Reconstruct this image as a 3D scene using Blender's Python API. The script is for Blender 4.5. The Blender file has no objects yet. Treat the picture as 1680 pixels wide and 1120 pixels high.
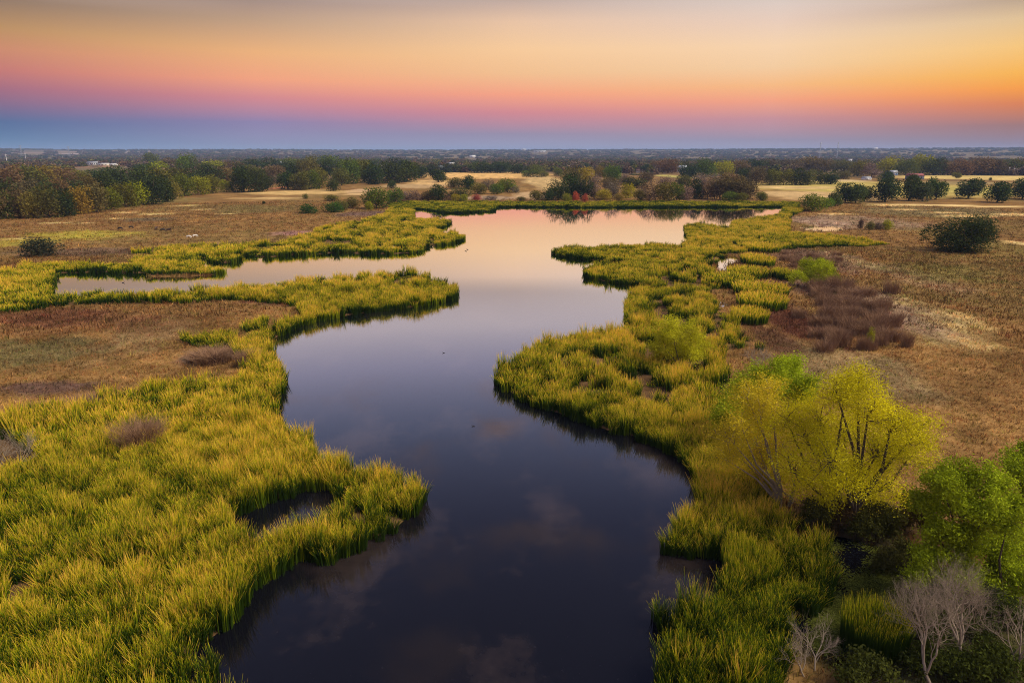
import bpy, math, random
import numpy as np
from mathutils import Vector, Matrix

C = bpy.context.scene
COL = C.collection
rng = np.random.default_rng(7)
random.seed(7)
PI = math.pi

# ------------------------------------------------------------------ camera
H = 24.0                      # drone height above the water
PITCH = math.atan(308 / 1120)
F = 1120.0
cam = bpy.data.objects.new("camera", bpy.data.cameras.new("camera"))
COL.objects.link(cam)
cam.location = (0, 0, H)
cam.rotation_euler = (PI / 2 - PITCH, 0, 0)
cam.data.lens = 24.0
cam.data.sensor_width = 36.0
cam.data.clip_start = 0.5
cam.data.clip_end = 60000
C.camera = cam
CP, SP = math.cos(PITCH), math.sin(PITCH)


def raydir(px, py):
    """world direction through a point of the 1680x1120 photograph"""
    u = (px - 840) / F
    v = (560 - py) / F
    return np.array([u, CP + v * SP, -SP + v * CP])


def ground(px, py, z=0.0):
    d = raydir(px, min(py, 1e9))
    t = (z - H) / d[2]
    return np.array([d[0] * t, d[1] * t])


# ------------------------------------------------------------------ view, world, sun
C.view_settings.view_transform = 'Standard'
C.view_settings.look = 'None'
C.view_settings.gamma = 1
C.view_settings.exposure = 0.0
C.cycles.use_denoising = True
C.cycles.denoising_prefilter = 'NONE'
C.cycles.denoising_input_passes = 'RGB_ALBEDO_NORMAL'
C.cycles.filter_width = 1.1
C.cycles.max_bounces = 6
C.cycles.diffuse_bounces = 2
C.cycles.glossy_bounces = 3
C.cycles.transmission_bounces = 3
C.cycles.transparent_max_bounces = 8
C.cycles.volume_bounces = 0
C.cycles.caustics_reflective = False
C.cycles.caustics_refractive = False


def lin(r, g, b):
    f = lambda c: (c / 255 / 12.92) if c / 255 <= .04045 else ((c / 255 + .055) / 1.055) ** 2.4
    return (f(r), f(g), f(b))


SUN_AZ, SUN_EL = 105.0, 48.0     # degrees clockwise from the view axis, degrees up
sun = bpy.data.objects.new("sun", bpy.data.lights.new("sun", 'SUN'))
COL.objects.link(sun)
sun.data.energy = 4.2
sun.data.angle = math.radians(36)
sun.data.color = (1.0, 0.89, 0.70)
a_, e_ = math.radians(SUN_AZ), math.radians(SUN_EL)
sdir = Vector((math.sin(a_) * math.cos(e_), math.cos(a_) * math.cos(e_), math.sin(e_)))
sun.rotation_euler = sdir.to_track_quat('Z', 'Y').to_euler()

world = bpy.data.worlds.new("World")
C.world = world
world.use_nodes = True
wn, wl = world.node_tree.nodes, world.node_tree.links
wn.clear()


def N(tree, typ, **kw):
    n = tree.nodes.new(typ)
    for k, v in kw.items():
        setattr(n, k, v)
    return n


def build_sky():
    t = world.node_tree
    tc = N(t, 'ShaderNodeTexCoord')
    sep = N(t, 'ShaderNodeSeparateXYZ')
    wl.new(tc.outputs['Generated'], sep.inputs[0])
    el = N(t, 'ShaderNodeMath', operation='ARCSINE')
    wl.new(sep.outputs[2], el.inputs[0])
    az = N(t, 'ShaderNodeMath', operation='ARCTAN2')
    wl.new(sep.outputs[0], az.inputs[0])
    wl.new(sep.outputs[1], az.inputs[1])
    TOP = math.radians(60)
    fac = N(t, 'ShaderNodeMath', operation='DIVIDE')
    wl.new(el.outputs[0], fac.inputs[0])
    fac.inputs[1].default_value = TOP
    sq = N(t, 'ShaderNodeMath', operation='SQRT')
    mx = N(t, 'ShaderNodeMath', operation='MAXIMUM')
    wl.new(fac.outputs[0], mx.inputs[0])
    mx.inputs[1].default_value = 0
    wl.new(mx.outputs[0], sq.inputs[0])
    cols = [
        (6, [(0, 145, 120, 100), (46, 190, 145, 95), (80, 208, 140, 105), (115, 202, 122, 112), (145, 170, 108, 125), (178, 125, 105, 140), (200, 82, 106, 150), (230, 90, 125, 162), (247, 110, 148, 182)]),
        (426, [(0, 165, 142, 132), (35, 195, 160, 130), (85, 240, 180, 122), (130, 248, 165, 125), (160, 218, 138, 140), (200, 145, 130, 170), (235, 148, 148, 180), (247, 160, 176, 202)]),
        (846, [(0, 195, 172, 162), (35, 236, 198, 166), (80, 252, 206, 155), (120, 248, 195, 142), (155, 253, 165, 128), (185, 217, 137, 142), (220, 156, 141, 166), (247, 168, 172, 198)]),
        (1266, [(0, 222, 205, 196), (35, 237, 208, 188), (75, 252, 215, 174), (110, 250, 208, 160), (140, 254, 190, 128), (165, 252, 165, 126), (195, 206, 146, 150), (230, 160, 146, 166), (247, 182, 174, 194)]),
        (1672, [(0, 190, 165, 140), (30, 228, 196, 150), (75, 252, 202, 122), (120, 255, 184, 70), (145, 255, 160, 48), (170, 228, 130, 68), (205, 166, 116, 106), (235, 152, 126, 136), (247, 178, 158, 168)]),
    ]
    hi = [(14, (.84, .71, .74)), (17.4, (.71, .66, .90)), (22.5, (.45, .50, .80)), (30, (.29, .32, .58)), (40, (.22, .24, .44)), (60, (.16, .19, .38))]
    prev = None
    for k, (px, stops) in enumerate(cols):
        ramp = N(t, 'ShaderNodeValToRGB')
        cr = ramp.color_ramp
        cr.interpolation = 'LINEAR'
        pts = []
        for (py, r, g, b) in stops:
            d = raydir(px, py)
            d = d / np.linalg.norm(d)
            pts.append((math.asin(max(d[2], 0)), lin(r, g, b)))
        pts.sort(key=lambda p: p[0])
        for deg, c in hi:
            pts.append((math.radians(deg), c))
        while len(cr.elements) < len(pts):
            cr.elements.new(0.5)
        for e, (a, c) in zip(cr.elements, pts):
            e.position = math.sqrt(max(a, 0) / TOP)
        for e, (a, c) in zip(cr.elements, pts):
            e.color = (*c, 1)
        wl.new(sq.outputs[0], ramp.inputs[0])
        a = math.atan2((px - 840) / F, CP + 0.35 * SP)
        if prev is None:
            prev, pa = ramp.outputs[0], a
        else:
            mr = N(t, 'ShaderNodeMapRange')
            mr.inputs['From Min'].default_value = pa
            mr.inputs['From Max'].default_value = a
            wl.new(az.outputs[0], mr.inputs['Value'])
            m = N(t, 'ShaderNodeMixRGB')
            wl.new(mr.outputs[0], m.inputs[0])
            wl.new(prev, m.inputs[1])
            wl.new(ramp.outputs[0], m.inputs[2])
            prev, pa = m.outputs[0], a
    # thin pink cloud high overhead (seen only mirrored in the pond)
    zc = N(t, 'ShaderNodeMath', operation='MAXIMUM')
    wl.new(sep.outputs[2], zc.inputs[0]); zc.inputs[1].default_value = .05
    pv = N(t, 'ShaderNodeVectorMath', operation='DIVIDE')
    cz = N(t, 'ShaderNodeCombineXYZ')
    for q in range(3): wl.new(zc.outputs[0], cz.inputs[q])
    wl.new(tc.outputs['Generated'], pv.inputs[0]); wl.new(cz.outputs[0], pv.inputs[1])
    cn = N(t, 'ShaderNodeTexNoise')
    cn.inputs['Scale'].default_value = 2.7
    cn.inputs['Detail'].default_value = 5
    cn.inputs['Roughness'].default_value = .55
    wl.new(pv.outputs[0], cn.inputs['Vector'])
    c1 = N(t, 'ShaderNodeMapRange', interpolation_type='SMOOTHSTEP')
    c1.inputs['From Min'].default_value = .54; c1.inputs['From Max'].default_value = .76
    wl.new(cn.outputs['Fac'], c1.inputs['Value'])
    c2 = N(t, 'ShaderNodeMapRange', interpolation_type='SMOOTHSTEP')
    c2.inputs['From Min'].default_value = .24; c2.inputs['From Max'].default_value = .40
    wl.new(sep.outputs[2], c2.inputs['Value'])
    cm = N(t, 'ShaderNodeMath', operation='MULTIPLY')
    wl.new(c1.outputs[0], cm.inputs[0]); wl.new(c2.outputs[0], cm.inputs[1])
    cmix = N(t, 'ShaderNodeMixRGB')
    wl.new(cm.outputs[0], cmix.inputs[0]); wl.new(prev, cmix.inputs[1])
    cmix.inputs[2].default_value = (.72, .50, .50, 1)
    prev = cmix.outputs[0]
    bg = N(t, 'ShaderNodeBackground')
    bg.inputs[1].default_value = 1.0
    out = N(t, 'ShaderNodeOutputWorld')
    wl.new(prev, bg.inputs[0])
    wl.new(bg.outputs[0], out.inputs[0])


build_sky()


# ------------------------------------------------------------------ helpers
def tag(o, label=None, cat=None, group=None, kind=None):
    if label: o['label'] = label
    if cat: o['category'] = cat
    if group: o['group'] = group
    if kind: o['kind'] = kind
    return o


def empty(name, loc=(0, 0, 0), rz=0.0):
    o = bpy.data.objects.new(name, None)
    COL.objects.link(o)
    o.location = loc
    o.rotation_euler = (0, 0, rz)
    return o


def link(name, me, mat=None, parent=None):
    o = bpy.data.objects.new(name, me)
    COL.objects.link(o)
    if mat is not None and not me.materials:
        me.materials.append(mat)
    if parent: o.parent = parent
    return o


def npmesh(name, V, faces, attrs=None, smooth=False, mat=None):
    """V (n,3); faces list of int arrays (m,k); attrs {name: float per vertex or (n,3) colour}"""
    me = bpy.data.meshes.new(name)
    V = np.asarray(V, dtype=np.float32)
    me.vertices.add(len(V))
    me.vertices.foreach_set('co', V.ravel())
    idx, starts, tot = [], [], 0
    for Fa in faces:
        Fa = np.asarray(Fa, dtype=np.int32)
        if Fa.size == 0: continue
        m, k = Fa.shape
        idx.append(Fa.ravel())
        starts.append(tot + np.arange(m) * k)
        tot += m * k
    idx = np.concatenate(idx)
    starts = np.concatenate(starts).astype(np.int32)
    me.loops.add(tot)
    me.loops.foreach_set('vertex_index', idx)
    me.polygons.add(len(starts))
    me.polygons.foreach_set('loop_start', starts)
    if smooth:
        me.polygons.foreach_set('use_smooth', np.ones(len(starts), dtype=bool))
    me.update(calc_edges=True)
    for k, v in (attrs or {}).items():
        v = np.asarray(v, dtype=np.float32)
        if v.ndim == 1:
            a = me.attributes.new(k, 'FLOAT', 'POINT')
            a.data.foreach_set('value', v)
        else:
            a = me.attributes.new(k, 'FLOAT_COLOR', 'POINT')
            a.data.foreach_set('color', np.c_[v, np.ones(len(v))].astype(np.float32).ravel())
    if mat is not None: me.materials.append(mat)
    return me


class MB:
    """collects quads / tris, boxes and tubes into one mesh"""
    def __init__(s):
        s.V, s.Q, s.T, s.n = [], [], [], 0

    def add(s, V, Q=None, T=None):
        V = np.asarray(V, float)
        if Q is not None and len(Q): s.Q.append(np.asarray(Q) + s.n)
        if T is not None and len(T): s.T.append(np.asarray(T) + s.n)
        s.V.append(V)
        s.n += len(V)

    def box(s, x0, y0, z0, x1, y1, z1):
        V = [(x, y, z) for z in (z0, z1) for y in (y0, y1) for x in (x0, x1)]
        s.add(V, [(0, 2, 3, 1), (4, 5, 7, 6), (0, 1, 5, 4), (2, 6, 7, 3), (0, 4, 6, 2), (1, 3, 7, 5)])

    def tube(s, pts, rad, k=6, cap=True):
        pts = np.asarray(pts, float)
        n = len(pts)
        t = np.gradient(pts, axis=0)
        t /= np.linalg.norm(t, axis=1)[:, None] + 1e-9
        ref = np.array([0.31, 0.95, 0.11]) if abs(t[0][1]) < .8 else np.array([0.95, .2, .3])
        u = np.cross(t, ref)
        u /= np.linalg.norm(u, axis=1)[:, None] + 1e-9
        w = np.cross(t, u)
        a = np.arange(k) * 2 * PI / k
        rad = np.broadcast_to(np.asarray(rad, float), (n,))
        V = pts[:, None, :] + rad[:, None, None] * (np.cos(a)[None, :, None] * u[:, None, :] + np.sin(a)[None, :, None] * w[:, None, :])
        i = np.arange(n - 1)[:, None] * k
        j = np.arange(k)[None, :]
        j2 = (j + 1) % k
        Q = np.stack([i + j, i + j2, i + k + j2, i + k + j], -1).reshape(-1, 4)
        V = V.reshape(-1, 3)
        T = []
        if cap:
            V = np.r_[V, pts[-1:]]
            b = (n - 1) * k
            T = [(b + q, b + (q + 1) % k, n * k) for q in range(k)]
        s.add(V, Q, T)

    def mesh(s, name, mat=None, smooth=False, attrs=None):
        return npmesh(name, np.concatenate(s.V), [np.concatenate(x) for x in (s.Q, s.T) if x], attrs, smooth, mat)

    def build(s, name, mat, parent=None, smooth=False):
        return link(name, s.mesh(name, mat, smooth), mat, parent)


def _hash(ix, iy, seed):
    h = (ix.astype(np.int64) * 374761393 + iy.astype(np.int64) * 668265263 + seed * 974711) & 0x7fffffff
    h = ((h ^ (h >> 13)) * 1274126177) & 0x7fffffff
    return ((h ^ (h >> 16)) & 0xffff) / 65535.0


def vnoise(x, y, seed=0):
    x = np.asarray(x, float); y = np.asarray(y, float)
    ix = np.floor(x); iy = np.floor(y)
    fx = x - ix; fy = y - iy
    fx = fx * fx * (3 - 2 * fx); fy = fy * fy * (3 - 2 * fy)
    ix = ix.astype(np.int64); iy = iy.astype(np.int64)
    a = _hash(ix, iy, seed); b = _hash(ix + 1, iy, seed)
    c = _hash(ix, iy + 1, seed); d = _hash(ix + 1, iy + 1, seed)
    return (a * (1 - fx) + b * fx) * (1 - fy) + (c * (1 - fx) + d * fx) * fy


def fbm(x, y, seed=0, o=4):
    s, a, t = 0, 0.5, 0
    for k in range(o):
        s = s + a * vnoise(x * 2 ** k, y * 2 ** k, seed + k * 17)
        t += a
        a *= .5
    return s / t


def inpoly(x, y, P):
    P = np.asarray(P)
    r = np.zeros(np.shape(x), bool)
    x1, y1 = P[-1]
    for x2, y2 in P:
        if y1 != y2:
            c = ((y1 > y) != (y2 > y)) & (x < (x2 - x1) * (y - y1) / (y2 - y1) + x1)
            r ^= c
        x1, y1 = x2, y2
    return r




def tz(py): return 2.6 if py > 520 else (2.6 - (520 - py) / 100 * .9 if py > 420 else 1.7)


def gpoly(pts):
    """photo outline -> ground outline; a third element marks points seen at reed-top height"""
    return np.array([ground(p[0], p[1], tz(p[1]) if len(p) > 2 else 0.0) for p in pts])


# ------------------------------------------------------------------ materials
def newmat(name):
    m = bpy.data.materials.new(name)
    m.use_nodes = True
    m.node_tree.nodes.clear()
    return m


def out_surface(m, socket):
    o = N(m.node_tree, 'ShaderNodeOutputMaterial')
    m.node_tree.links.new(socket, o.inputs[0])


def math_n(t, op, a, b=None):
    n = N(t, 'ShaderNodeMath', operation=op)
    for i, v in enumerate((a, b)):
        if v is None: continue
        if isinstance(v, (int, float)): n.inputs[i].default_value = v
        else: t.links.new(v, n.inputs[i])
    return n.outputs[0]


def mix_n(t, f, a, b, blend='MIX'):
    n = N(t, 'ShaderNodeMixRGB', blend_type=blend)
    for i, v in enumerate((f, a, b)):
        if isinstance(v, (int, float)): n.inputs[i].default_value = v
        elif isinstance(v, tuple): n.inputs[i].default_value = (*v, 1)
        else: t.links.new(v, n.inputs[i])
    return n.outputs[0]


def attr_n(t, name, inst=False):
    n = N(t, 'ShaderNodeAttribute')
    n.attribute_name = name
    if inst: n.attribute_type = 'INSTANCER'
    return n


def noise_n(t, scale, detail=3, vec=None):
    n = N(t, 'ShaderNodeTexNoise')
    n.inputs['Scale'].default_value = scale
    n.inputs['Detail'].default_value = detail
    if vec is not None: t.links.new(vec, n.inputs['Vector'])
    return n


def leafy(m, colour, trans=.3):
    t = m.node_tree
    d = N(t, 'ShaderNodeBsdfDiffuse')
    tr = N(t, 'ShaderNodeBsdfTranslucent')
    mx = N(t, 'ShaderNodeMixShader')
    mx.inputs[0].default_value = trans
    t.links.new(colour, d.inputs[0])
    t.links.new(colour, tr.inputs[0])
    t.links.new(d.outputs[0], mx.inputs[1])
    t.links.new(tr.outputs[0], mx.inputs[2])
    out_surface(m, mx.outputs[0])


def ramp_set(r, stops):
    cr = r.color_ramp
    while len(cr.elements) < len(stops): cr.elements.new(.5)
    for e, (p, c) in zip(cr.elements, stops): e.position = p
    for e, (p, c) in zip(cr.elements, stops): e.color = (*c, 1)


def reed_colour(t, tint):
    h = attr_n(t, 'h').outputs['Fac']
    v = attr_n(t, 'v').outputs['Fac']
    # dry tips and golden plants; dark lower leaf also carries painted-in self-shadow
    dry = math_n(t, 'ADD', math_n(t, 'MULTIPLY', math_n(t, 'POWER', h, 3.4), 1.2), math_n(t, 'MULTIPLY', tint, .95))
    dry = math_n(t, 'ADD', dry, math_n(t, 'MULTIPLY', v, .50))
    dry = math_n(t, 'SUBTRACT', dry, 0.88)
    r = N(t, 'ShaderNodeValToRGB')
    t.links.new(dry, r.inputs[0])
    ramp_set(r, ((0, (.030, .058, .006)), (.32, (.13, .19, .008)), (.56, (.43, .44, .010)), (.82, (.82, .64, .028)), (1, (.92, .56, .08))))
    return r.outputs[0]


def mat_reed():
    m = newmat("cattail_leaf")
    t = m.node_tree
    leafy(m, reed_colour(t, attr_n(t, 'tint', True).outputs['Fac']), .32)
    return m


def mat_reed_thing():
    m = newmat("cattail_leaf_clump")
    t = m.node_tree
    leafy(m, reed_colour(t, N(t, 'ShaderNodeObjectInfo').outputs['Alpha']), .32)
    return m


def mat_instcol(name, trans=.2, lo=.55, hi=1.5):
    """colour handed over by each plant of a scatter"""
    m = newmat(name)
    t = m.node_tree
    c = attr_n(t, 'col', True).outputs['Color']
    v = attr_n(t, 'v').outputs['Fac']
    k = math_n(t, 'ADD', math_n(t, 'MULTIPLY', v, hi - lo), lo)
    leafy(m, mix_n(t, 1.0, c, k, 'MULTIPLY'), trans)
    return m


def mat_leaf():
    """crown foliage, coloured by the object's own colour"""
    m = newmat("foliage")
    t = m.node_tree
    oi = N(t, 'ShaderNodeObjectInfo')
    v = attr_n(t, 'v').outputs['Fac']
    k = math_n(t, 'ADD', math_n(t, 'MULTIPLY', v, 1.15), .45)
    c = mix_n(t, 1.0, oi.outputs['Color'], k, 'MULTIPLY')
    leafy(m, c, .28)
    return m


def mat_bark(name, col, col2, scale=3.0):
    m = newmat(name)
    t = m.node_tree
    n = noise_n(t, scale, 4, N(t, 'ShaderNodeTexCoord').outputs['Object'])
    d = N(t, 'ShaderNodeBsdfDiffuse')
    t.links.new(mix_n(t, n.outputs['Fac'], col, col2), d.inputs[0])
    out_surface(m, d.outputs[0])
    return m


def mat_plain(name, col, rough=.7, metal=0.0, vary=.25, scale=2.0):
    m = newmat(name)
    t = m.node_tree
    p = N(t, 'ShaderNodeBsdfPrincipled')
    n = noise_n(t, scale, 4, N(t, 'ShaderNodeTexCoord').outputs['Object'])
    lo = tuple(c * (1 - vary) for c in col)
    hi = tuple(min(c * (1 + vary), 1) for c in col)
    t.links.new(mix_n(t, n.outputs['Fac'], lo, hi), p.inputs['Base Color'])
    p.inputs['Roughness'].default_value = rough
    p.inputs['Metallic'].default_value = metal
    out_surface(m, p.outputs[0])
    return m


def mat_ground():
    m = newmat("meadow_soil")
    t = m.node_tree
    geo = N(t, 'ShaderNodeNewGeometry')
    c = attr_n(t, 'Col').outputs['Color']
    n1 = noise_n(t, 1.7, 6, geo.outputs['Position'])
    n2 = noise_n(t, 0.22, 5, geo.outputs['Position'])
    k = math_n(t, 'ADD', math_n(t, 'MULTIPLY', n1.outputs['Fac'], 1.1), math_n(t, 'MULTIPLY', n2.outputs['Fac'], .9))
    d = N(t, 'ShaderNodeBsdfDiffuse')
    t.links.new(mix_n(t, 1.0, c, k, 'MULTIPLY'), d.inputs[0])
    b = N(t, 'ShaderNodeBump')
    b.inputs['Strength'].default_value = .7
    b.inputs['Distance'].default_value = .25
    t.links.new(n1.outputs['Fac'], b.inputs['Height'])
    t.links.new(b.outputs[0], d.inputs['Normal'])
    out_surface(m, d.outputs[0])
    return m


def mat_water():
    m = newmat("pond_water")
    t = m.node_tree
    geo = N(t, 'ShaderNodeNewGeometry')
    mp = N(t, 'ShaderNodeMapping')
    mp.inputs['Scale'].default_value = (1, .55, 1)
    t.links.new(geo.outputs['Position'], mp.inputs[0])
    # broad brownish patches, broken by finer noise, in the base colour
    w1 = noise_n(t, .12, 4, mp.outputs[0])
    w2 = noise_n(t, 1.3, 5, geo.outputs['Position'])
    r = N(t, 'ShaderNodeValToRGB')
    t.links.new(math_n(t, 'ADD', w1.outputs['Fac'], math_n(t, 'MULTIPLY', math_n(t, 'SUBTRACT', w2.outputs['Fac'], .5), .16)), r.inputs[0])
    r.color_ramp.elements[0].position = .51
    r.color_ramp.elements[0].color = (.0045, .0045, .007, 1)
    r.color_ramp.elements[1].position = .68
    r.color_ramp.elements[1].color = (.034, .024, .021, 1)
    d = N(t, 'ShaderNodeBsdfDiffuse')
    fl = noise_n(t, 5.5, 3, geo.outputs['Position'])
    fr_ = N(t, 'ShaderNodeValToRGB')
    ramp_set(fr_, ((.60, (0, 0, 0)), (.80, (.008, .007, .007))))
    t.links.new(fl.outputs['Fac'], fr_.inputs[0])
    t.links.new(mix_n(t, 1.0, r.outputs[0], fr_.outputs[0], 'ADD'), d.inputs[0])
    g = N(t, 'ShaderNodeBsdfGlossy')
    g.inputs['Color'].default_value = (.96, .97, 1, 1)
    g.inputs['Roughness'].default_value = .035
    b = N(t, 'ShaderNodeBump')
    b.inputs['Strength'].default_value = .10
    b.inputs['Distance'].default_value = .05
    mp2 = N(t, 'ShaderNodeMapping')
    mp2.inputs['Scale'].default_value = (.8, 2.2, 1)
    t.links.new(geo.outputs['Position'], mp2.inputs[0])
    rip = noise_n(t, 1.6, 4, mp2.outputs[0])
    calm = noise_n(t, .05, 2, mp.outputs[0])
    amp = math_n(t, 'MULTIPLY', rip.outputs['Fac'], math_n(t, 'MULTIPLY', calm.outputs['Fac'], calm.outputs['Fac']))
    t.links.new(amp, b.inputs['Height'])
    t.links.new(b.outputs[0], g.inputs['Normal'])
    fr = N(t, 'ShaderNodeFresnel')
    fr.inputs['IOR'].default_value = 1.36
    # reflectance of a calm surface a little stronger than bare water
    k = math_n(t, 'MULTIPLY', math_n(t, 'POWER', fr.outputs[0], 1.6), 5.2)
    k = math_n(t, 'MINIMUM', k, 1.0)
    mx = N(t, 'ShaderNodeMixShader')
    t.links.new(k, mx.inputs[0])
    t.links.new(d.outputs[0], mx.inputs[1])
    t.links.new(g.outputs[0], mx.inputs[2])
    out_surface(m, mx.outputs[0])
    return m


M_REED, M_REEDT = mat_reed(), mat_reed_thing()
M_GRASS = mat_instcol("dry_grass_blade", .25, .45, 1.6)
M_FAR = mat_instcol("far_foliage", .15, .5, 1.5)
M_WEED = mat_instcol("duckweed_leaf", 0.1, .6, 1.4)
M_LEAF = mat_leaf()
M_BARK = mat_bark("dark_bark", (.05, .038, .028), (.12, .09, .07))
M_GREYBARK = mat_bark("pale_bark", (.19, .14, .10), (.40, .32, .23))
M_TWIG = mat_bark("brown_twig", (.20, .105, .055), (.34, .21, .125))
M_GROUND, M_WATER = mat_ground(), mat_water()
M_WHITE = mat_plain("white_paint", (.78, .77, .74), .5, 0, .08)
M_CREAM = mat_plain("cream_render", (.66, .58, .45), .7, 0, .1)
M_GREYROOF = mat_plain("grey_roof_metal", (.42, .45, .50), .45, .2, .12)
M_BROWNROOF = mat_plain("brown_shingle", (.30, .16, .11), .8, 0, .2)
M_BLUE = mat_plain("blue_siding", (.18, .27, .45), .6, 0, .15)
M_RED = mat_plain("red_barn_metal", (.28, .06, .055), .55, 0, .2)
M_SLATE = mat_plain("slate_siding", (.11, .12, .15), .6, 0, .2)
M_GLASS = mat_plain("window_glass", (.03, .04, .06), .08, 0, .1)
M_STEEL = mat_plain("galvanised_steel", (.33, .34, .37), .5, .3, .15)
M_WOOD = mat_plain("weathered_wood", (.30, .24, .19), .8, 0, .25)
M_COW = mat_plain("black_hide", (.018, .013, .011), .6, 0, .4)
M_BROWNCOW = mat_plain("brown_hide", (.06, .028, .016), .6, 0, .4)
M_WCOW = mat_plain("white_hide", (.72, .68, .60), .7, 0, .08)
M_FEATHER = mat_plain("white_feather", (.82, .81, .78), .7, 0, .05)
M_DUCK = mat_plain("dark_feather", (.025, .020, .018), .5, 0, .4)
M_BEAK = mat_plain("yellow_bill", (.55, .33, .05), .5, 0, .1)

# ------------------------------------------------------------------ outlines read off the photograph, laid on the ground
T = 'T'
WATER = gpoly([
    (330, 1200), (345, 1130), (357, 1118), (320, 1100), (264, 1090), (304, 1072), (361, 1051), (378, 1026), (403, 1004), (411, 976), (425, 961),
    (461, 943), (475, 935), (500, 918), (543, 926), (571, 915), (600, 897), (645, 878), (670, 860), (690, 835), (698, 812), (697, 770, T),
    (680, 757, T), (660, 750, T), (600, 740, T), (560, 735, T), (520, 725, T), (504, 720), (500, 682, T), (480, 676, T), (462, 676, T), (450, 681), (457, 660), (464, 643),
    (466, 625), (458, 605), (448, 590), (444, 572), (450, 557), (480, 541), (520, 528), (560, 521), (593, 515), (660, 507), (703, 502),
    (740, 493), (752, 486), (750, 461, T), (740, 457, T), (713, 450, T), (693, 446, T), (683, 438, T), (660, 436, T), (643, 440, T), (593, 443, T),
    (560, 447, T), (433, 457, T), (367, 462, T), (287, 467, T), (200, 470, T), (117, 470, T), (80, 473, T), (82, 467), (92, 457), (80, 450),
    (117, 448), (173, 447), (200, 450), (233, 448), (243, 455), (300, 455), (350, 452), (376, 446), (360, 433, T), (340, 433, T), (325, 434), (327, 424), (341, 423), (344, 430), (370, 433), (393, 429), (397, 419),
    (433, 423), (483, 419), (520, 418), (560, 415), (593, 418), (643, 417), (690, 415), (693, 408), (710, 405), (743, 400), (762, 393),
    (762, 381, T), (740, 377, T), (725, 378, T), (716, 378), (738, 368), (740, 357, T), (710, 356, T), (677, 355, T), (679, 349), (676, 344), (690, 343),
    (720, 348), (727, 350), (760, 350), (810, 347), (814, 341), (830, 340), (960, 341), (1120, 340.5), (1290, 340), (1278, 348, T),
    (1243, 354, T), (1203, 359, T), (1200, 371, T), (1163, 365, T), (1147, 362, T), (1125, 365, T), (1126, 384),
    (1132, 394), (1120, 398, T), (1077, 405), (993, 410), (925, 411), (908, 415), (912, 421), (960, 426), (1033, 434), (1037, 441),
    (985, 441), (962, 446), (959, 456), (993, 462), (1060, 472), (1040, 487), (1030, 500), (1027, 520, T), (993, 525, T),
    (937, 530, T), (887, 543, T), (850, 560, T), (827, 577, T), (815, 590, T), (812, 617), (817, 632), (837, 650), (870, 663), (893, 672),
    (960, 695), (1003, 711), (1027, 716), (1077, 735), (1112, 752), (1133, 775), (1147, 800), (1149, 830), (1108, 834, T), (1090, 848, T),
    (1075, 890), (1080, 906), (1115, 914), (1152, 917), (1189, 923), (1210, 935), (1188, 955), (1152, 953, T), (1097, 957, T),
    (1068, 1000), (1082, 1030), (1104, 1057), (1112, 1075), (1086, 1118), (1080, 1200)])
POOLS = [gpoly(p) for p in (
    [(375, 862), (396, 843), (446, 826), (500, 808), (536, 804), (564, 829), (540, 820, T), (464, 822, T), (429, 838, T), (393, 852, T)],   # pool in the near left reeds
    [(1283, 888), (1330, 880), (1400, 890), (1455, 905), (1480, 950), (1470, 1010), (1440, 1060), (1380, 1080), (1330, 1060), (1300, 1030), (1345, 1010), (1370, 960), (1350, 905)],  # duckweed backwater
    [(1180, 919), (1205, 923), (1216, 936), (1200, 962), (1172, 962, T), (1150, 956, T)],
    [(1318, 374), (1340, 371), (1378, 373), (1384, 377), (1350, 379), (1322, 377)],
    [(1176, 432), (1186, 422), (1208, 421), (1212, 427), (1194, 434), (1189, 446), (1177, 442)],
    [(1163, 497), (1180, 493), (1190, 500), (1172, 505)],
)]
BED_LEFT = gpoly([
    (-330, 740), (0, 664, T), (33, 652, T), (67, 641, T), (100, 635, T), (183, 618, T), (247, 608, T), (300, 605, T), (343, 595, T), (385, 597, T),
    (412, 610), (420, 598), (392, 592), (388, 567), (400, 543, T), (405, 531, T), (437, 519, T), (467, 508, T), (500, 500, T), (480, 502), (440, 500), (410, 496), (387, 495), (293, 500), (200, 500), (117, 502), (33, 513), (0, 515), (-260, 530), (-260, 474), (80, 464),
    (100, 460), (300, 458), (560, 436), (660, 424), (800, 440), (800, 520), (600, 560), (520, 600), (560, 690), (730, 720), (780, 900), (600, 1220), (-330, 1220)])
BARE_LEFT = [gpoly(p) for p in ([(-60, 800), (25, 788), (68, 768), (62, 752), (30, 735), (-60, 712)], [(196, 748), (225, 755), (262, 735), (270, 705), (240, 700), (205, 722)],
                                [(100, 680), (160, 680), (165, 662), (120, 660)], [(300, 905), (318, 912), (345, 900), (330, 890)], [(0, 935), (30, 940), (48, 920), (20, 905)])]
BED_BETWEEN = gpoly([(292, 558), (310, 530, T), (347, 526, T), (407, 517, T), (430, 516, T), (438, 525), (400, 545), (385, 552), (383, 573), (350, 576), (320, 568)])
BED_FARLEFT = gpoly([
    (-260, 520), (0, 480), (85, 470), (95, 455), (400, 450), (560, 425), (800, 410), (800, 370), (700, 345), (673, 341, T), (650, 341, T), (640, 339, T),
    (637, 350), (593, 359, T), (560, 362, T), (520, 370, T), (515, 387), (467, 391, T), (373, 396, T), (317, 397, T), (267, 399, T), (217, 407, T),
    (227, 416), (258, 421), (200, 426, T), (150, 426, T), (83, 424, T), (33, 429, T), (0, 437, T), (-260, 450, T)])
BED_FAR = gpoly([(640, 337), (667, 333), (960, 334), (1120, 333), (1310, 334), (1310, 345), (1285, 352), (640, 353)])
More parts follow.
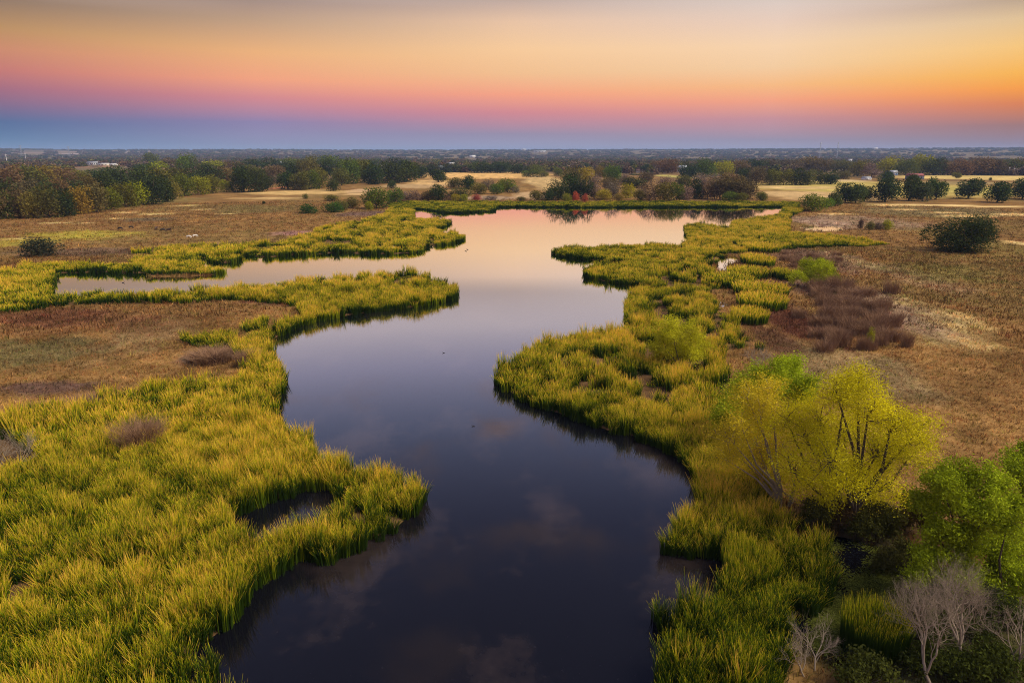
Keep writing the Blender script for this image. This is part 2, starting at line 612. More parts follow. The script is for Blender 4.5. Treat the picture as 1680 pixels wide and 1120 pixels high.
BED_RIGHT = gpoly([
    (1310, 337, T), (1318, 347), (1296, 357), (1293, 376, T), (1353, 381, T), (1453, 392, T), (1460, 402), (1420, 406), (1353, 407), (1290, 411),
    (1255, 413), (1190, 420), (1165, 440), (1168, 460), (1176, 478), (1160, 492), (1187, 517), (1250, 547, T), (1247, 568), (1187, 578), (1180, 600), (1195, 625),
    (1205, 660), (1195, 695), (1190, 725), (1235, 775), (1275, 850), (1285, 884), (1311, 892), (1348, 912), (1360, 950), (1352, 998),
    (1326, 1012), (1278, 1005), (1268, 1022), (1296, 1046), (1290, 1090), (1263, 1200), (1000, 1200), (1000, 900), (1100, 760),
    (780, 680), (780, 560), (1000, 500), (930, 460), (880, 410), (1000, 395), (1100, 395), (1105, 350), (1203, 350), (1280, 343)])
HUM_RIGHT = gpoly([(905, 560, T), (1030, 530, T), (1060, 490), (1085, 450), (1085, 418), (1140, 404), (1290, 404), (1290, 560), (1205, 620), (1195, 690), (1120, 690), (1020, 655), (930, 630)])
BARE_RIGHT = [gpoly(p) for p in ([(1040, 660), (1110, 668), (1100, 645), (1050, 640)], [(1150, 570), (1185, 575), (1185, 555), (1160, 550)], [(920, 652), (1000, 662), (1010, 645), (950, 638)])]
HUM_LEFT = gpoly([(400, 500), (560, 500), (690, 488), (690, 455), (560, 460), (400, 480)])
HUM_FARLEFT = gpoly([(220, 420), (390, 430), (560, 412), (690, 412), (735, 395), (640, 350), (520, 372), (300, 400)])
SWAMP = POOLS[1]


def lake(x, y):
    m = inpoly(x, y, WATER)
    for p in POOLS: m |= inpoly(x, y, p)
    return m


# ------------------------------------------------------------------ terrain
def terrain(x, y):
    r = np.hypot(x, y)
    a = np.arctan2(x, np.maximum(y, 1))
    t = np.clip((r - 2600) / 5200, 0, 1)
    t = t * t * (3 - 2 * t)
    ridge = 58 + 14 * np.clip(a, -.1, .7) / .7 + 9 * (fbm(a * 9 + 5, r * 0 + 1, 91, 3) - .5)
    return t * ridge + 7 * (fbm(x / 900, y / 900, 33, 3) - .5) * np.clip((r - 900) / 1500, 0, 1)


PATCH = []


def patch(px, py, rx, ry, col, s=1.0, edge=.5):
    c = ground(px, py)
    ax = ground(px + rx, py) - c
    b1, b0 = ground(px, py - ry), ground(px, py + ry)
    PATCH.append((c, abs(ax[0]), abs(b1[1] - b0[1]) / 2, (b1[1] + b0[1]) / 2, (b1[0] + b0[0]) / 2, col, s, edge))


TAN, GOLD, OLIVE, RUST, PURP, YGR = (.50, .36, .14), (.60, .42, .14), (.20, .18, .05), (.12, .05, .028), (.22, .14, .10), (.36, .29, .045)
# right-hand field
patch(1390, 620, 130, 60, (.26, .19, .09), .7)
patch(1505, 525, 75, 48, TAN, .9, .7)
patch(1560, 560, 60, 20, TAN, .6, .8)
patch(1500, 460, 50, 30, (.32, .2, .1), .7)
patch(1395, 430, 25, 22, TAN, .8)
patch(1300, 535, 60, 50, RUST, 1.0)
patch(1265, 560, 40, 35, (.10, .05, .03), .8)
patch(1385, 500, 85, 60, PURP, .8)
patch(1350, 430, 80, 25, PURP, .6)
patch(1540, 450, 110, 20, OLIVE, .5, .9)
patch(1660, 430, 80, 60, (.19, .16, .045), .5, .9)
patch(1400, 365, 110, 14, (.30, .2, .12), .8)
patch(1345, 366, 45, 10, (.36, .24, .16), .8)
patch(1540, 350, 160, 10, (.2, .16, .07), .7)
for (x, y, rx, ry) in ((1480, 337.5, 60, 2.2), (1560, 338, 60, 1.8), (1640, 340, 50, 1.5), (1590, 356, 50, 2.5), (1670, 353, 40, 2.5), (1550, 350, 40, 1.5), (1670, 400, 22, 4), (1375, 352, 30, 1.5), (1480, 345, 30, 1.5)):
    patch(x, y, rx, ry, (.66, .47, .19), 1, .5)
patch(1440, 312, 230, 16, (.47, .36, .10), 1, .3)
patch(1330, 322, 100, 9, (.55, .37, .16), .9, .4)
patch(1300, 308, 80, 3, (.62, .43, .17), .9)
patch(1600, 292, 140, 5, (.60, .44, .15), 1, .3)
patch(1560, 301, 120, 3, (.33, .24, .10), .9)
patch(1600, 313, 110, 7, (.42, .35, .09), .9)
patch(1360, 296, 50, 3, (.58, .43, .2), .9)
patch(1105, 290, 25, 3.5, (.42, .36, .10), 1)
# middle fields and the dirt track
patch(800, 288.5, 118, 6.5, (.66, .40, .14), 1, .25)
patch(715, 300, 55, 5, (.60, .38, .15), 1, .3)
patch(680, 306, 60, 4, (.45, .30, .14), .9)
patch(895, 302, 42, 15, (.50, .34, .14), 1, .4)
patch(870, 322, 30, 8, (.48, .32, .16), .9)
patch(590, 314, 32, 4, (.52, .34, .17), 1)
patch(590, 319, 26, 2, (.60, .40, .18), 1)
patch(800, 326, 60, 4, (.36, .25, .15), .9)
# left pasture
patch(500, 317, 85, 5, (.56, .37, .14), 1, .6)
patch(440, 326, 60, 2, (.5, .33, .13), .9)
patch(455, 309, 13, 3, (.48, .18, .08), 1)
patch(260, 330, 80, 6, (.2, .16, .05), .6)
for (x, y, rx, ry) in ((90, 367, 22, 1.3), (205, 350, 20, 1.5), (255, 352, 26, 2), (190, 359.5, 18, 1.3), (30, 393.5, 24, 2.2), (310, 338, 22, 1.3), (330, 345, 16, 1.2), (140, 367, 12, 1), (200, 384, 22, 1.5), (370, 352, 18, 1)):
    patch(x, y, rx, ry, (.62, .45, .18), 1, .6)
patch(130, 388, 110, 9, YGR, .9, .8)
patch(30, 400, 60, 9, YGR, .7, .8)
patch(240, 361, 45, 4, (.12, .10, .06), .7)
patch(420, 345, 80, 8, (.17, .14, .05), .6)
patch(480, 384, 40, 5, (.34, .18, .14), .9)
patch(600, 352, 50, 5, (.17, .10, .075), .9)
patch(150, 415, 130, 8, (.13, .085, .06), .7)
# meadow between the reed beds
patch(90, 528, 190, 24, (.15, .066, .032), .95, .7)
patch(60, 585, 120, 32, (.15, .125, .05), .8, .8)
patch(230, 560, 90, 40, (.24, .165, .075), .7, .8)
patch(80, 640, 90, 14, (.12, .07, .06), .8)
patch(340, 590, 50, 14, (.10, .065, .055), .8)
patch(250, 535, 140, 22, (.19, .095, .04), .6, .8)
patch(470, 495, 80, 12, (.17, .085, .045), .8)
patch(20, 760, 50, 30, (.12, .08, .05), .8)
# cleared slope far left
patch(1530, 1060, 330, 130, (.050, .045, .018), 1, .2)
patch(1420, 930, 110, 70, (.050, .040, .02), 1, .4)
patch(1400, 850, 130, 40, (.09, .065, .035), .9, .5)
patch(60, 258.8, 22, 1.3, (.30, .20, .15), .9)
patch(112, 258.3, 18, 1.3, (.32, .22, .17), .9)
patch(165, 274, 45, 2.5, (.36, .2, .11), 1)
patch(160, 258.5, 16, 1, (.5, .4, .36), 1)


def ground_col(x, y, land=True):
    n = fbm(x / 9, y / 14, 3, 5)[:, None]
    n2 = fbm(x / 3.1, y / 3.1, 8, 3)[:, None]
    n3 = fbm(x / 28, y / 40, 21, 3)[:, None]
    base = np.array([.165, .086, .032]) * (1 - n) + np.array([.31, .175, .058]) * n
    w = np.clip((n3 - .52) * 6, 0, 1)
    w = w * .7
    base = base * (1 - .55 * w) + np.array([.19, .145, .05]) * .55 * w
    far = np.clip((np.hypot(x, y) - 650) / 500, 0, 1)[:, None]
    base = base * (1 - far) + (np.array([.13, .095, .05]) * (1 - n3) + np.array([.22, .16, .085]) * n3) * far
    wob = (fbm(x / 5, y / 5, 44, 4) - .5)
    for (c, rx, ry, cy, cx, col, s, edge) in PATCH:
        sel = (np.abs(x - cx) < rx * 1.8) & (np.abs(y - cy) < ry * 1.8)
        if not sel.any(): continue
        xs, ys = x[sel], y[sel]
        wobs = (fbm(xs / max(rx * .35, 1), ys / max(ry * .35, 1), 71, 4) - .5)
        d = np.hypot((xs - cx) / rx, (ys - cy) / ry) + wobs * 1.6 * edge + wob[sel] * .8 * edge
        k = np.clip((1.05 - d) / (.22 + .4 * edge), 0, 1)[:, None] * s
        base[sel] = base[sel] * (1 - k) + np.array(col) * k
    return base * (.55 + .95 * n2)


def axis(lo, hi, step, out, ratio):
    a = list(np.arange(lo, hi + step, step))
    s = step
    while a[-1] < out:
        s *= ratio
        a.append(a[-1] + s)
    s = step
    b = []
    v = lo
    while v > -out:
        s *= ratio
        v -= s
        b.append(v)
    return np.array(b[::-1] + a)


GX = axis(-75, 75, .8, 13000, 1.045)
GY = axis(10, 150, .8, 13000, 1.022)
GY = GY[GY > -600]
gx, gy = np.meshgrid(GX, GY)
X, Y = gx.ravel(), gy.ravel()
wet = lake(X, Y)
wg = wet.reshape(gx.shape).astype(float)
for _ in range(2):
    p = np.pad(wg, 1, mode='edge')
    wg = (p[1:-1, 1:-1] * 2 + p[:-2, 1:-1] + p[2:, 1:-1] + p[1:-1, :-2] + p[1:-1, 2:]) / 6
wg = wg.ravel()
Z = terrain(X, Y) + .22 - .75 * np.clip(wg * 1.3, 0, 1) + .12 * (fbm(X / 4, Y / 4, 5, 3) - .5)
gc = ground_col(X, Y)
bedm = np.zeros(len(X), bool)
near = (np.hypot(X, Y) < 420)
for P in (BED_LEFT, BED_BETWEEN, BED_FARLEFT, BED_FAR, BED_RIGHT):
    bedm[near] |= inpoly(X[near], Y[near], P)
mud = np.array([.095, .055, .030])
gc[bedm] = gc[bedm] * .25 + mud * .75
gc[wet] = np.array([.03, .024, .018])
nx, ny = len(GX), len(GY)
ii = (np.arange(ny - 1)[:, None] * nx + np.arange(nx - 1)[None, :]).ravel()
gme = npmesh("ground", np.c_[X, Y, Z], [np.stack([ii, ii + 1, ii + nx + 1, ii + nx], -1)], {'Col': gc}, True, M_GROUND)
g_ob = link("ground", gme)
tag(g_ob, "brown autumn meadow ground and far rolling land", "ground", kind='structure')

wx, wy = ground(-300, 478)[0] - 40, 10
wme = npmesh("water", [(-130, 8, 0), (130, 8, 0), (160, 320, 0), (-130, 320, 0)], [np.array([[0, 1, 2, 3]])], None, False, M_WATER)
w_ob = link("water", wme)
tag(w_ob, "calm pond water mirroring the pink and violet dusk sky", "pond", kind='structure')


# ------------------------------------------------------------------ scatter (one object per uncountable mass)
def scatter(name, pts, rots, scls, var, protos, fattr=None, cattr=None):
    me = bpy.data.meshes.new(name)
    me.vertices.add(len(pts))
    me.vertices.foreach_set('co', np.asarray(pts, np.float32).ravel())
    for nm, v in (('rot', rots), ('scl', scls)):
        a = me.attributes.new(nm, 'FLOAT_VECTOR', 'POINT')
        a.data.foreach_set('vector', np.asarray(v, np.float32).ravel())
    a = me.attributes.new('var', 'INT', 'POINT')
    a.data.foreach_set('value', np.asarray(var, np.int32))
    for k, v in (fattr or {}).items():
        a = me.attributes.new(k, 'FLOAT', 'POINT')
        a.data.foreach_set('value', np.asarray(v, np.float32))
    for k, v in (cattr or {}).items():
        a = me.attributes.new(k, 'FLOAT_COLOR', 'POINT')
        a.data.foreach_set('color', np.c_[v, np.ones(len(v))].astype(np.float32).ravel())
    o = link(name, me)
    ng = bpy.data.node_groups.new(name, 'GeometryNodeTree')
    ng.interface.new_socket('Geometry', in_out='INPUT', socket_type='NodeSocketGeometry')
    ng.interface.new_socket('Geometry', in_out='OUTPUT', socket_type='NodeSocketGeometry')
    gi, go = ng.nodes.new('NodeGroupInput'), ng.nodes.new('NodeGroupOutput')
    jn = ng.nodes.new('GeometryNodeJoinGeometry')

    def named(n, typ):
        q = ng.nodes.new('GeometryNodeInputNamedAttribute')
        q.data_type = typ
        q.inputs['Name'].default_value = n
        return q.outputs['Attribute']
    for k, pr in enumerate(protos):
        oi = ng.nodes.new('GeometryNodeObjectInfo')
        oi.inputs['Object'].default_value = pr
        ip = ng.nodes.new('GeometryNodeInstanceOnPoints')
        cmp_ = ng.nodes.new('FunctionNodeCompare')
        cmp_.data_type = 'INT'
        cmp_.operation = 'EQUAL'
        ng.links.new(named('var', 'INT'), cmp_.inputs[2])
        cmp_.inputs[3].default_value = k
        ng.links.new(gi.outputs[0], ip.inputs['Points'])
        ng.links.new(cmp_.outputs[0], ip.inputs['Selection'])
        ng.links.new(oi.outputs['Geometry'], ip.inputs['Instance'])
        e2r = ng.nodes.new('FunctionNodeEulerToRotation')
        ng.links.new(named('rot', 'FLOAT_VECTOR'), e2r.inputs[0])
        ng.links.new(e2r.outputs[0], ip.inputs['Rotation'])
        ng.links.new(named('scl', 'FLOAT_VECTOR'), ip.inputs['Scale'])
        ng.links.new(ip.outputs[0], jn.inputs[0])
    ng.links.new(jn.outputs[0], go.inputs[0])
    md = o.modifiers.new('scatter', 'NODES')
    md.node_group = ng
    return o


def proto(name, me):
    return bpy.data.objects.new(name, me)       # never linked: only its geometry is used


def blades(n, R, hmin, hmax, width, lean, seg=3, seed=0, droop=.35):
    """a tuft of n strap leaves: vertices, quads, h (0 root - 1 tip), v (random per leaf)"""
    g = np.random.default_rng(seed)
    r = R * np.sqrt(g.random(n)); a = g.random(n) * 2 * PI
    bx, by = r * np.cos(a), r * np.sin(a)
    hh = hmin + (hmax - hmin) * g.random(n)
    la = a + g.normal(0, .9, n)
    ln = lean * (.35 + g.random(n)) * hh
    fa = g.random(n) * PI
    s = np.linspace(0, 1, seg + 1)
    V = np.zeros((n, seg + 1, 2, 3))
    for k, t in enumerate(s):
        off = ln * t ** 2.2
        x = bx + np.cos(la) * off
        y = by + np.sin(la) * off
        z = hh * (t - droop * lean * 2 * t ** 3 * (.3 + g.random(n) * .9)) - .1
        w = width * (1 - .82 * t ** 2) * (.7 + .6 * ((np.arange(n) * 7919) % 101) / 101) / 2
        for q, sg in enumerate((-1, 1)):
            V[:, k, q, 0] = x + sg * w * np.cos(fa)
            V[:, k, q, 1] = y + sg * w * np.sin(fa)
            V[:, k, q, 2] = z
    base = np.arange(n)[:, None] * (seg + 1) * 2
    k = np.arange(seg)[None, :] * 2
    i = base + k
    Q = np.stack([i, i + 1, i + 3, i + 2], -1).reshape(-1, 4)
    hat = np.broadcast_to(s[None, :, None], (n, seg + 1, 2)).ravel()
    vat = np.broadcast_to(g.random(n)[:, None, None], (n, seg + 1, 2)).ravel()
    return V.reshape(-1, 3), Q, hat, vat


def tuft_proto(name, mat, **kw):
    V, Q, h, v = blades(**kw)
    return proto(name, npmesh(name, V, [Q], {'h': h, 'v': v}, False, mat))


REED_P = [tuft_proto("reed_tuft", M_REED, n=54, R=.36, hmin=1.7, hmax=2.8, width=.042, lean=.17, seg=3, seed=k) for k in range(4)] + \
         [tuft_proto("reed_tuft", M_REED, n=46, R=.52, hmin=1.8, hmax=2.8, width=.068, lean=.16, seg=3, seed=10 + k) for k in range(3)] + \
         [tuft_proto("reed_tuft", M_REED, n=42, R=.78, hmin=1.9, hmax=2.8, width=.13, lean=.18, seg=2, seed=20 + k) for k in range(3)]


def grid_points(P, s, seed):
    g = np.random.default_rng(seed)
    lo, hi = P.min(0), P.max(0)
    lo[1] = max(lo[1], 14)
    lo[0] = max(lo[0], -330); hi[0] = min(hi[0], 330)
    x = np.arange(lo[0], hi[0], s); y = np.arange(lo[1], hi[1], s)
    x, y = np.meshgrid(x, y)
    x = x.ravel() + g.uniform(-.5, .5, x.size) * s
    y = y.ravel() + g.uniform(-.5, .5, y.size) * s
    m = np.abs(x) < y * .80 + 14         # what a lens at this spot or a few steps aside can see
    return x[m], y[m]


def worley(x, y, cell, seed, stretch=1.5):
    """distance (m) to the border between neighbouring tussocks"""
    u, v = x / (cell * stretch), y / cell
    wob = .35
    u = u + wob * (fbm(x / cell, y / cell, seed + 1, 2) - .5) * 2
    v = v + wob * (fbm(x / cell, y / cell, seed + 2, 2) - .5) * 2
    iu, iv = np.floor(u), np.floor(v)
    f1 = np.full(len(x), 9.0); f2 = np.full(len(x), 9.0); cid = np.zeros(len(x))
    for a in (-1, 0, 1):
        for b in (-1, 0, 1):
            ja, jb = iu + a, iv + b
            h1 = _hash(ja.astype(np.int64), jb.astype(np.int64), seed); h2 = _hash(ja.astype(np.int64), jb.astype(np.int64), seed + 9)
            d = np.hypot((ja + .15 + .7 * h1 - u) * stretch, jb + .15 + .7 * h2 - v)
            n = d < f1
            f2 = np.where(n, f1, np.minimum(f2, d))
            cid = np.where(n, h1, cid)
            f1 = np.where(n, d, f1)
    return (f2 - f1) * cell / 2, cid


def reed_bed(name, label, P, holes=(), hum=None, dryness=.5, seed=0, base_h=1.0, dark_near=.1, thr=.45):
    px, py, vv, sc = [], [], [], []
    for (d0, d1, s, v0, nv) in ((0, 62, .385, 0, 4), (62, 125, .58, 4, 3), (125, 420, .95, 7, 3)):
        x, y = grid_points(P, s, seed + int(d0))
        d = np.hypot(x, y)
        m = (d >= d0) & (d < d1)
        x, y = x[m], y[m]
        m = inpoly(x, y, P) & ~lake(x, y)
        for hp in holes: m &= ~inpoly(x, y, hp)
        x, y = x[m], y[m]
        px.append(x); py.append(y)
        vv.append(v0 + rng.integers(0, nv, len(x)))
    x, y, v = np.concatenate(px), np.concatenate(py), np.concatenate(vv)
    n1 = fbm(x / 4.2, y / 5.5, 101, 2)
    n2 = fbm(x / 14, y / 14, 55, 3)
    sc = .74 + .52 * (fbm(x / 2.6, y / 2.6, 77, 2) - .1)
    sc *= np.clip(1.0 - (np.hypot(x, y) - 100) / 300, .82, 1)
    e0, c0 = worley(x, y, 3.2, 5, 1.2)
    sc *= np.clip(.55 + .5 * e0 / .9, .5, 1.05) * (.84 + .28 * c0)
    kw = (e0 > .22) | (fbm(x / 9, y / 9, 17, 2) < .42)
    keep = fbm(x / 1.5, y / 2.4, 140, 2) > .24
    keep &= kw
    if hum is not None:
        inh = inpoly(x, y, hum)
        e, cid = worley(x, y, 6.4, 9, 1.15)
        gapm = inh & ((e < thr) | (cid < .06))               # low green channels between the tussocks
        sc = np.where(inh, np.clip(sc * (1.0 + .12 * np.clip((e - thr) / 1.5, 0, 1)) * (.9 + .25 * cid), .72, 1.1), sc)
        sc = np.where(gapm, .30, sc)
        keep &= ~gapm | (rng.random(len(x)) < .16)
        low = np.where(gapm, .4, np.where(inh, .12 - .42 * np.clip((e - thr) / 1.4, 0, 1), 0))
    else: low = x * 0
    low = low - .18 * np.clip(e0 / 1.0 - .5, -.6, .6)
    low = low[keep]
    x, y, v, sc, n2, n1 = x[keep], y[keep], v[keep], sc[keep], n2[keep], n1[keep]
    sc *= base_h
    d = np.hypot(x, y)
    tint = dryness + (n2 - .5) * .9 + (n1 - .5) * .5 + rng.normal(0, .23, len(x))
    tint = tint - low - dark_near * np.clip((60 - np.hypot(x, y)) / 30, 0, 1)
    tint = np.clip(tint, 0, 1)
    rot = np.c_[rng.normal(0, .07, len(x)), rng.normal(0, .07, len(x)), rng.random(len(x)) * 2 * PI]
    sxy = rng.uniform(.85, 1.2, len(x))
    o = scatter(name, np.c_[x, y, np.full(len(x), .02)], rot, np.c_[sxy, sxy, sc * rng.uniform(.72, 1.12, len(x))], v, REED_P, {'tint': tint})
    tag(o, label, "reed bed", kind='stuff')
    print(name, len(x))
    return o


def dry_at(P): return .5


reed_bed("cattail_reeds", "broad yellow green cattail bed on the near left bank and its curved peninsula", BED_LEFT, BARE_LEFT, HUM_LEFT, dryness=.50, seed=1, dark_near=.22)
reed_bed("cattail_reeds", "small patch of golden cattails between brown meadow and reed peninsula", BED_BETWEEN, (), None, dryness=.62, seed=2, base_h=.8)
reed_bed("cattail_reeds", "scalloped golden reed bed on the far left bank below the cattle pasture", BED_FARLEFT, (), HUM_FARLEFT, dryness=.62, seed=3, thr=.8)
reed_bed("cattail_reeds", "thin dark green reed strip along the far shore of the pond", BED_FAR, (), None, dryness=.22, seed=4, base_h=.8)
reed_bed("cattail_reeds", "hummocky green and gold cattail bed along the whole right bank", BED_RIGHT, BARE_RIGHT, HUM_RIGHT, dryness=.60, seed=5, dark_near=.55, thr=.95)


# ------------------------------------------------------------------ meadow grass
GR_P = [tuft_proto("grass_tuft", M_GRASS, n=16, R=.32, hmin=.25, hmax=.75, width=.045, lean=.5, seg=2, seed=40 + k) for k in range(3)] + \
       [tuft_proto("grass_tuft", M_GRASS, n=14, R=.8, hmin=.3, hmax=.85, width=.12, lean=.5, seg=2, seed=50 + k) for k in range(3)]


def meadow():
    xs, ys, vs = [], [], []
    for (d0, d1, s, v0) in ((20, 110, .62, 0), (110, 200, 1.15, 3), (200, 380, 2.1, 3)):
        R = np.array([(-d1, 16), (d1, d1)], float)
        x, y = grid_points(np.array([(-d1 * .75, 16), (d1 * .75, d1)], float), s, int(d0))
        d = np.hypot(x, y)
        m = (d >= d0) & (d < d1)
        x, y = x[m], y[m]
        m = ~lake(x, y)
        for P in (BED_LEFT, BED_BETWEEN, BED_FARLEFT, BED_FAR, BED_RIGHT): m &= ~inpoly(x, y, P)
        for P in BARE_LEFT[:2]: m |= inpoly(x, y, P)
        x, y = x[m], y[m]
        xs.append(x); ys.append(y); vs.append(v0 + rng.integers(0, 3, len(x)))
    x, y, v = np.concatenate(xs), np.concatenate(ys), np.concatenate(vs)
    col = ground_col(x, y)
    col *= rng.uniform(.7, 1.7, len(x))[:, None]
    hue = rng.choice(4, len(x), p=[.5, .2, .15, .15])
    col *= np.array([(1, 1, 1), (.85, 1.1, .8), (1.35, 1.25, 1.1), (1.0, .72, .75)])[hue]
    h = .6 + .9 * fbm(x / 6, y / 6, 61, 3)
    s = rng.uniform(.8, 1.3, len(x)) * np.where(fbm(x / 2.2, y / 2.2, 66, 2) > .3, 1, .6)
    rot = np.c_[rng.normal(0, .12, len(x)), rng.normal(0, .12, len(x)), rng.random(len(x)) * 2 * PI]
    o = scatter("meadow_grass", np.c_[x, y, np.full(len(x), .18)], rot, np.c_[s, s, h], v, GR_P, None, {'col': col})
    tag(o, "dry brown and tan grass covering the meadows round the pond", "grass", kind='stuff')
    print('meadow', len(x))


meadow()


# ------------------------------------------------------------------ trees
GREEN = dict(dg=(.055, .075, .020), og=(.14, .135, .026), rb=(.17, .115, .046), yg=(.32, .29, .02), gb=(.20, .145, .095),
             mg=(.13, .165, .02), rd=(.46, .10, .06), oy=(.22, .165, .03))
WORDS = dict(dg='dark green', og='olive green', rb='rust brown', yg='yellow green', gb='grey brown', mg='mid green', rd='red', oy='orange yellow')


def leaf_quads(P, size, aspect, nrm, g, flat=.5):
    """one small quad per point, facing roughly nrm"""
    n = len(P)
    d = nrm * flat + g.normal(0, 1, (n, 3)) * (1 - flat)
    d /= np.linalg.norm(d, axis=1)[:, None] + 1e-9
    a = np.cross(d, g.normal(0, 1, (n, 3)))
    a /= np.linalg.norm(a, axis=1)[:, None] + 1e-9
    b = np.cross(d, a)
    s = (size * g.uniform(.6, 1.35, n))[:, None]
    V = np.stack([P - a * s - b * s * aspect * .6, P + a * s * .2 - b * s * aspect, P + a * s + b * s * aspect * .4, P - a * s * .3 + b * s * aspect], 1).reshape(-1, 3)
    return V, (np.arange(n)[:, None] * 4 + np.arange(4)[None, :])


def crown_mesh(name, seed, n, size, zlo=.2, lobes=12, spread=.62, lr=(.16, .30), loose=.10, up=.35):
    """unit crown: 1 high, 1 wide, foliage carried on uneven lobes"""
    g = np.random.default_rng(seed)
    cz, rz = (1 + zlo) / 2, (1 - zlo) / 2
    L = []
    for k in range(lobes):
        a = g.random() * 2 * PI
        e = math.asin(g.uniform(-.75, .95))
        q = spread * g.uniform(.7, 1.1)
        r = g.uniform(*lr)
        L.append((np.array([.5 * q * math.cos(a) * math.cos(e), .5 * q * math.sin(a) * math.cos(e), cz + rz * q * math.sin(e)]), r, g.random()))
    L.append((np.array([0, 0, cz]), .28, .4))
    w = np.array([l[1] ** 2 for l in L]); w /= w.sum()
    pick = g.choice(len(L), n, p=w)
    Cc = np.array([l[0] for l in L])[pick]; R = np.array([l[1] for l in L])[pick]; lv = np.array([l[2] for l in L])[pick]
    d = g.normal(0, 1, (n, 3)); d[:, 2] += up
    d /= np.linalg.norm(d, axis=1)[:, None]
    # sub-clumps so the surface is lumpy, not smooth
    cl = .5 + .5 * np.sin(d[:, 0] * 7 + pick * 1.7) * np.sin(d[:, 1] * 6 + pick) * np.sin(d[:, 2] * 7 + 2 * pick)
    rad = R * (.72 + .38 * cl + g.normal(0, loose, n))
    P = Cc + d * rad[:, None] * np.array([1, 1, rz / .5 * 1.05])
    lo, hi = np.percentile(P, 1.5, 0), np.percentile(P, 98.5, 0)
    lo[2] = min(lo[2], cz)
    P[:, :2] = P[:, :2] - (lo + hi)[:2] / 2
    P[:, :2] *= .48 / np.percentile(np.hypot(P[:, 0], P[:, 1]), 95)
    P[:, 2] = zlo + (P[:, 2] - lo[2]) / (hi[2] - lo[2]) * (.985 - zlo)
    V, Q = leaf_quads(P, np.full(n, size), .75, d, g, .45)
    v = np.repeat(np.clip(lv * .5 + g.random(n) * .5, 0, 1), 4)
    return npmesh(name, V, [Q], {'v': v}, False, M_LEAF)


def trunk_mesh(name, seed, zlo, thick=.035, mat=None, stems=1):
    g = np.random.default_rng(seed)
    b = MB()
    for s in range(stems):
        a0 = g.random() * 6.28
        off = 0 if stems == 1 else .05
        p0 = np.array([off * math.cos(a0), off * math.sin(a0), -.02])
        fork = np.array([g.normal(0, .03) + off * 2 * math.cos(a0), g.normal(0, .03) + off * 2 * math.sin(a0), zlo + .12])
        b.tube([p0, (p0 * .6 + fork * .4) + g.normal(0, .008, 3), fork], [thick * 1.25, thick, thick * .75], 7, False)
        for k in range(5 if stems == 1 else 3):
            a = k * 2 * PI / 5 + g.random()
            e = np.array([.34 * math.cos(a), .34 * math.sin(a), .55 + .3 * g.random()])
            m = fork * .5 + e * .5 + np.array([0, 0, -.05])
            b.tube([fork - [0, 0, .02], m, e], [thick * .6, thick * .36, thick * .1], 5)
    return b.mesh(name, mat or M_BARK)


TYPES = {}
for k in range(5): TYPES.setdefault('oak', []).append((crown_mesh("oak_crown", 100 + k, 3800, .027, .12, 15, .64, (.18, .30), .1, .15), trunk_mesh("oak_trunk", 200 + k, .12, .03)))
for k in range(5): TYPES.setdefault('woodoak', []).append((crown_mesh("oak_crown", 110 + k, 3000, .027, .0, 17, .66, (.20, .32), .1, .1), trunk_mesh("oak_trunk", 210 + k, .05, .03)))
for k in range(4): TYPES.setdefault('bushy', []).append((crown_mesh("bushy_crown", 120 + k, 2800, .027, .0, 16, .66, (.18, .30), .12, .1), trunk_mesh("bushy_trunk", 220 + k, .05, .025)))
for k in range(3): TYPES.setdefault('airy', []).append((crown_mesh("airy_crown", 140 + k, 1900, .024, .02, 16, .72, (.14, .26), .2, .1), trunk_mesh("airy_trunk", 240 + k, .10, .022)))
for k in range(3): TYPES.setdefault('shrub', []).append((crown_mesh("shrub_crown", 160 + k, 2600, .027, .0, 14, .6, (.2, .34), .1, .1), trunk_mesh("shrub_trunk", 260 + k, .02, .018, None, 3)))
BIGOAK = (crown_mesh("oak_crown", 181, 15000, .0135, .0, 30, .74, (.15, .26), .1, .1), trunk_mesh("oak_trunk", 281, .07, .022, None, 4))
ORD = ("first second third fourth fifth sixth seventh eighth ninth tenth eleventh twelfth thirteenth fourteenth fifteenth sixteenth seventeenth eighteenth nineteenth twentieth "
       "twenty-first twenty-second twenty-third twenty-fourth twenty-fifth twenty-sixth twenty-seventh twenty-eighth twenty-ninth thirtieth thirty-first thirty-second thirty-third thirty-fourth thirty-fifth").split()
KNAME = {'oak': ('oak_tree', 'oak', 'tree'), 'woodoak': ('oak_tree', 'oak', 'tree'), 'bushy': ('bushy_tree', 'bushy tree', 'tree'), 'airy': ('thin_crowned_tree', 'thin tree', 'tree'), 'shrub': ('shrub', 'shrub', 'shrub')}


def place_tree(px, py, hpx, wpx, colour, kind, label, group=None, model=None):
    g = ground(px, py)
    D = math.hypot(*g)
    dep = math.atan2(H, D)
    mpp = (g[1] * CP + H * SP) / F
    d = raydir(px, py - hpx)
    t = g[1] / d[1]
    hh = H + d[2] * t
    w = wpx * mpp
    cm, tm = model or random.choice(TYPES[kind])
    nm, word, cat = KNAME[kind]
    e = empty(nm, (g[0], g[1], terrain(np.array([g[0]]), np.array([g[1]]))[0] + .05), random.random() * 6.28)
    e.scale = (w, w, hh)
    tag(e, label, cat, group)
    tr = link('trunk', tm, None, e)
    cr = link('crown', cm, None, e)
    j = np.random.default_rng(int(px * 7 + py)).uniform(.8, 1.25, 3)
    c = GREEN[colour] if isinstance(colour, str) else colour
    if group == 'open oaks': c = tuple(q * 1.35 for q in c)
    cr.color = (c[0] * j[0], c[1] * (j[0] + j[1]) / 2, c[2] * j[2], 1)
    return e


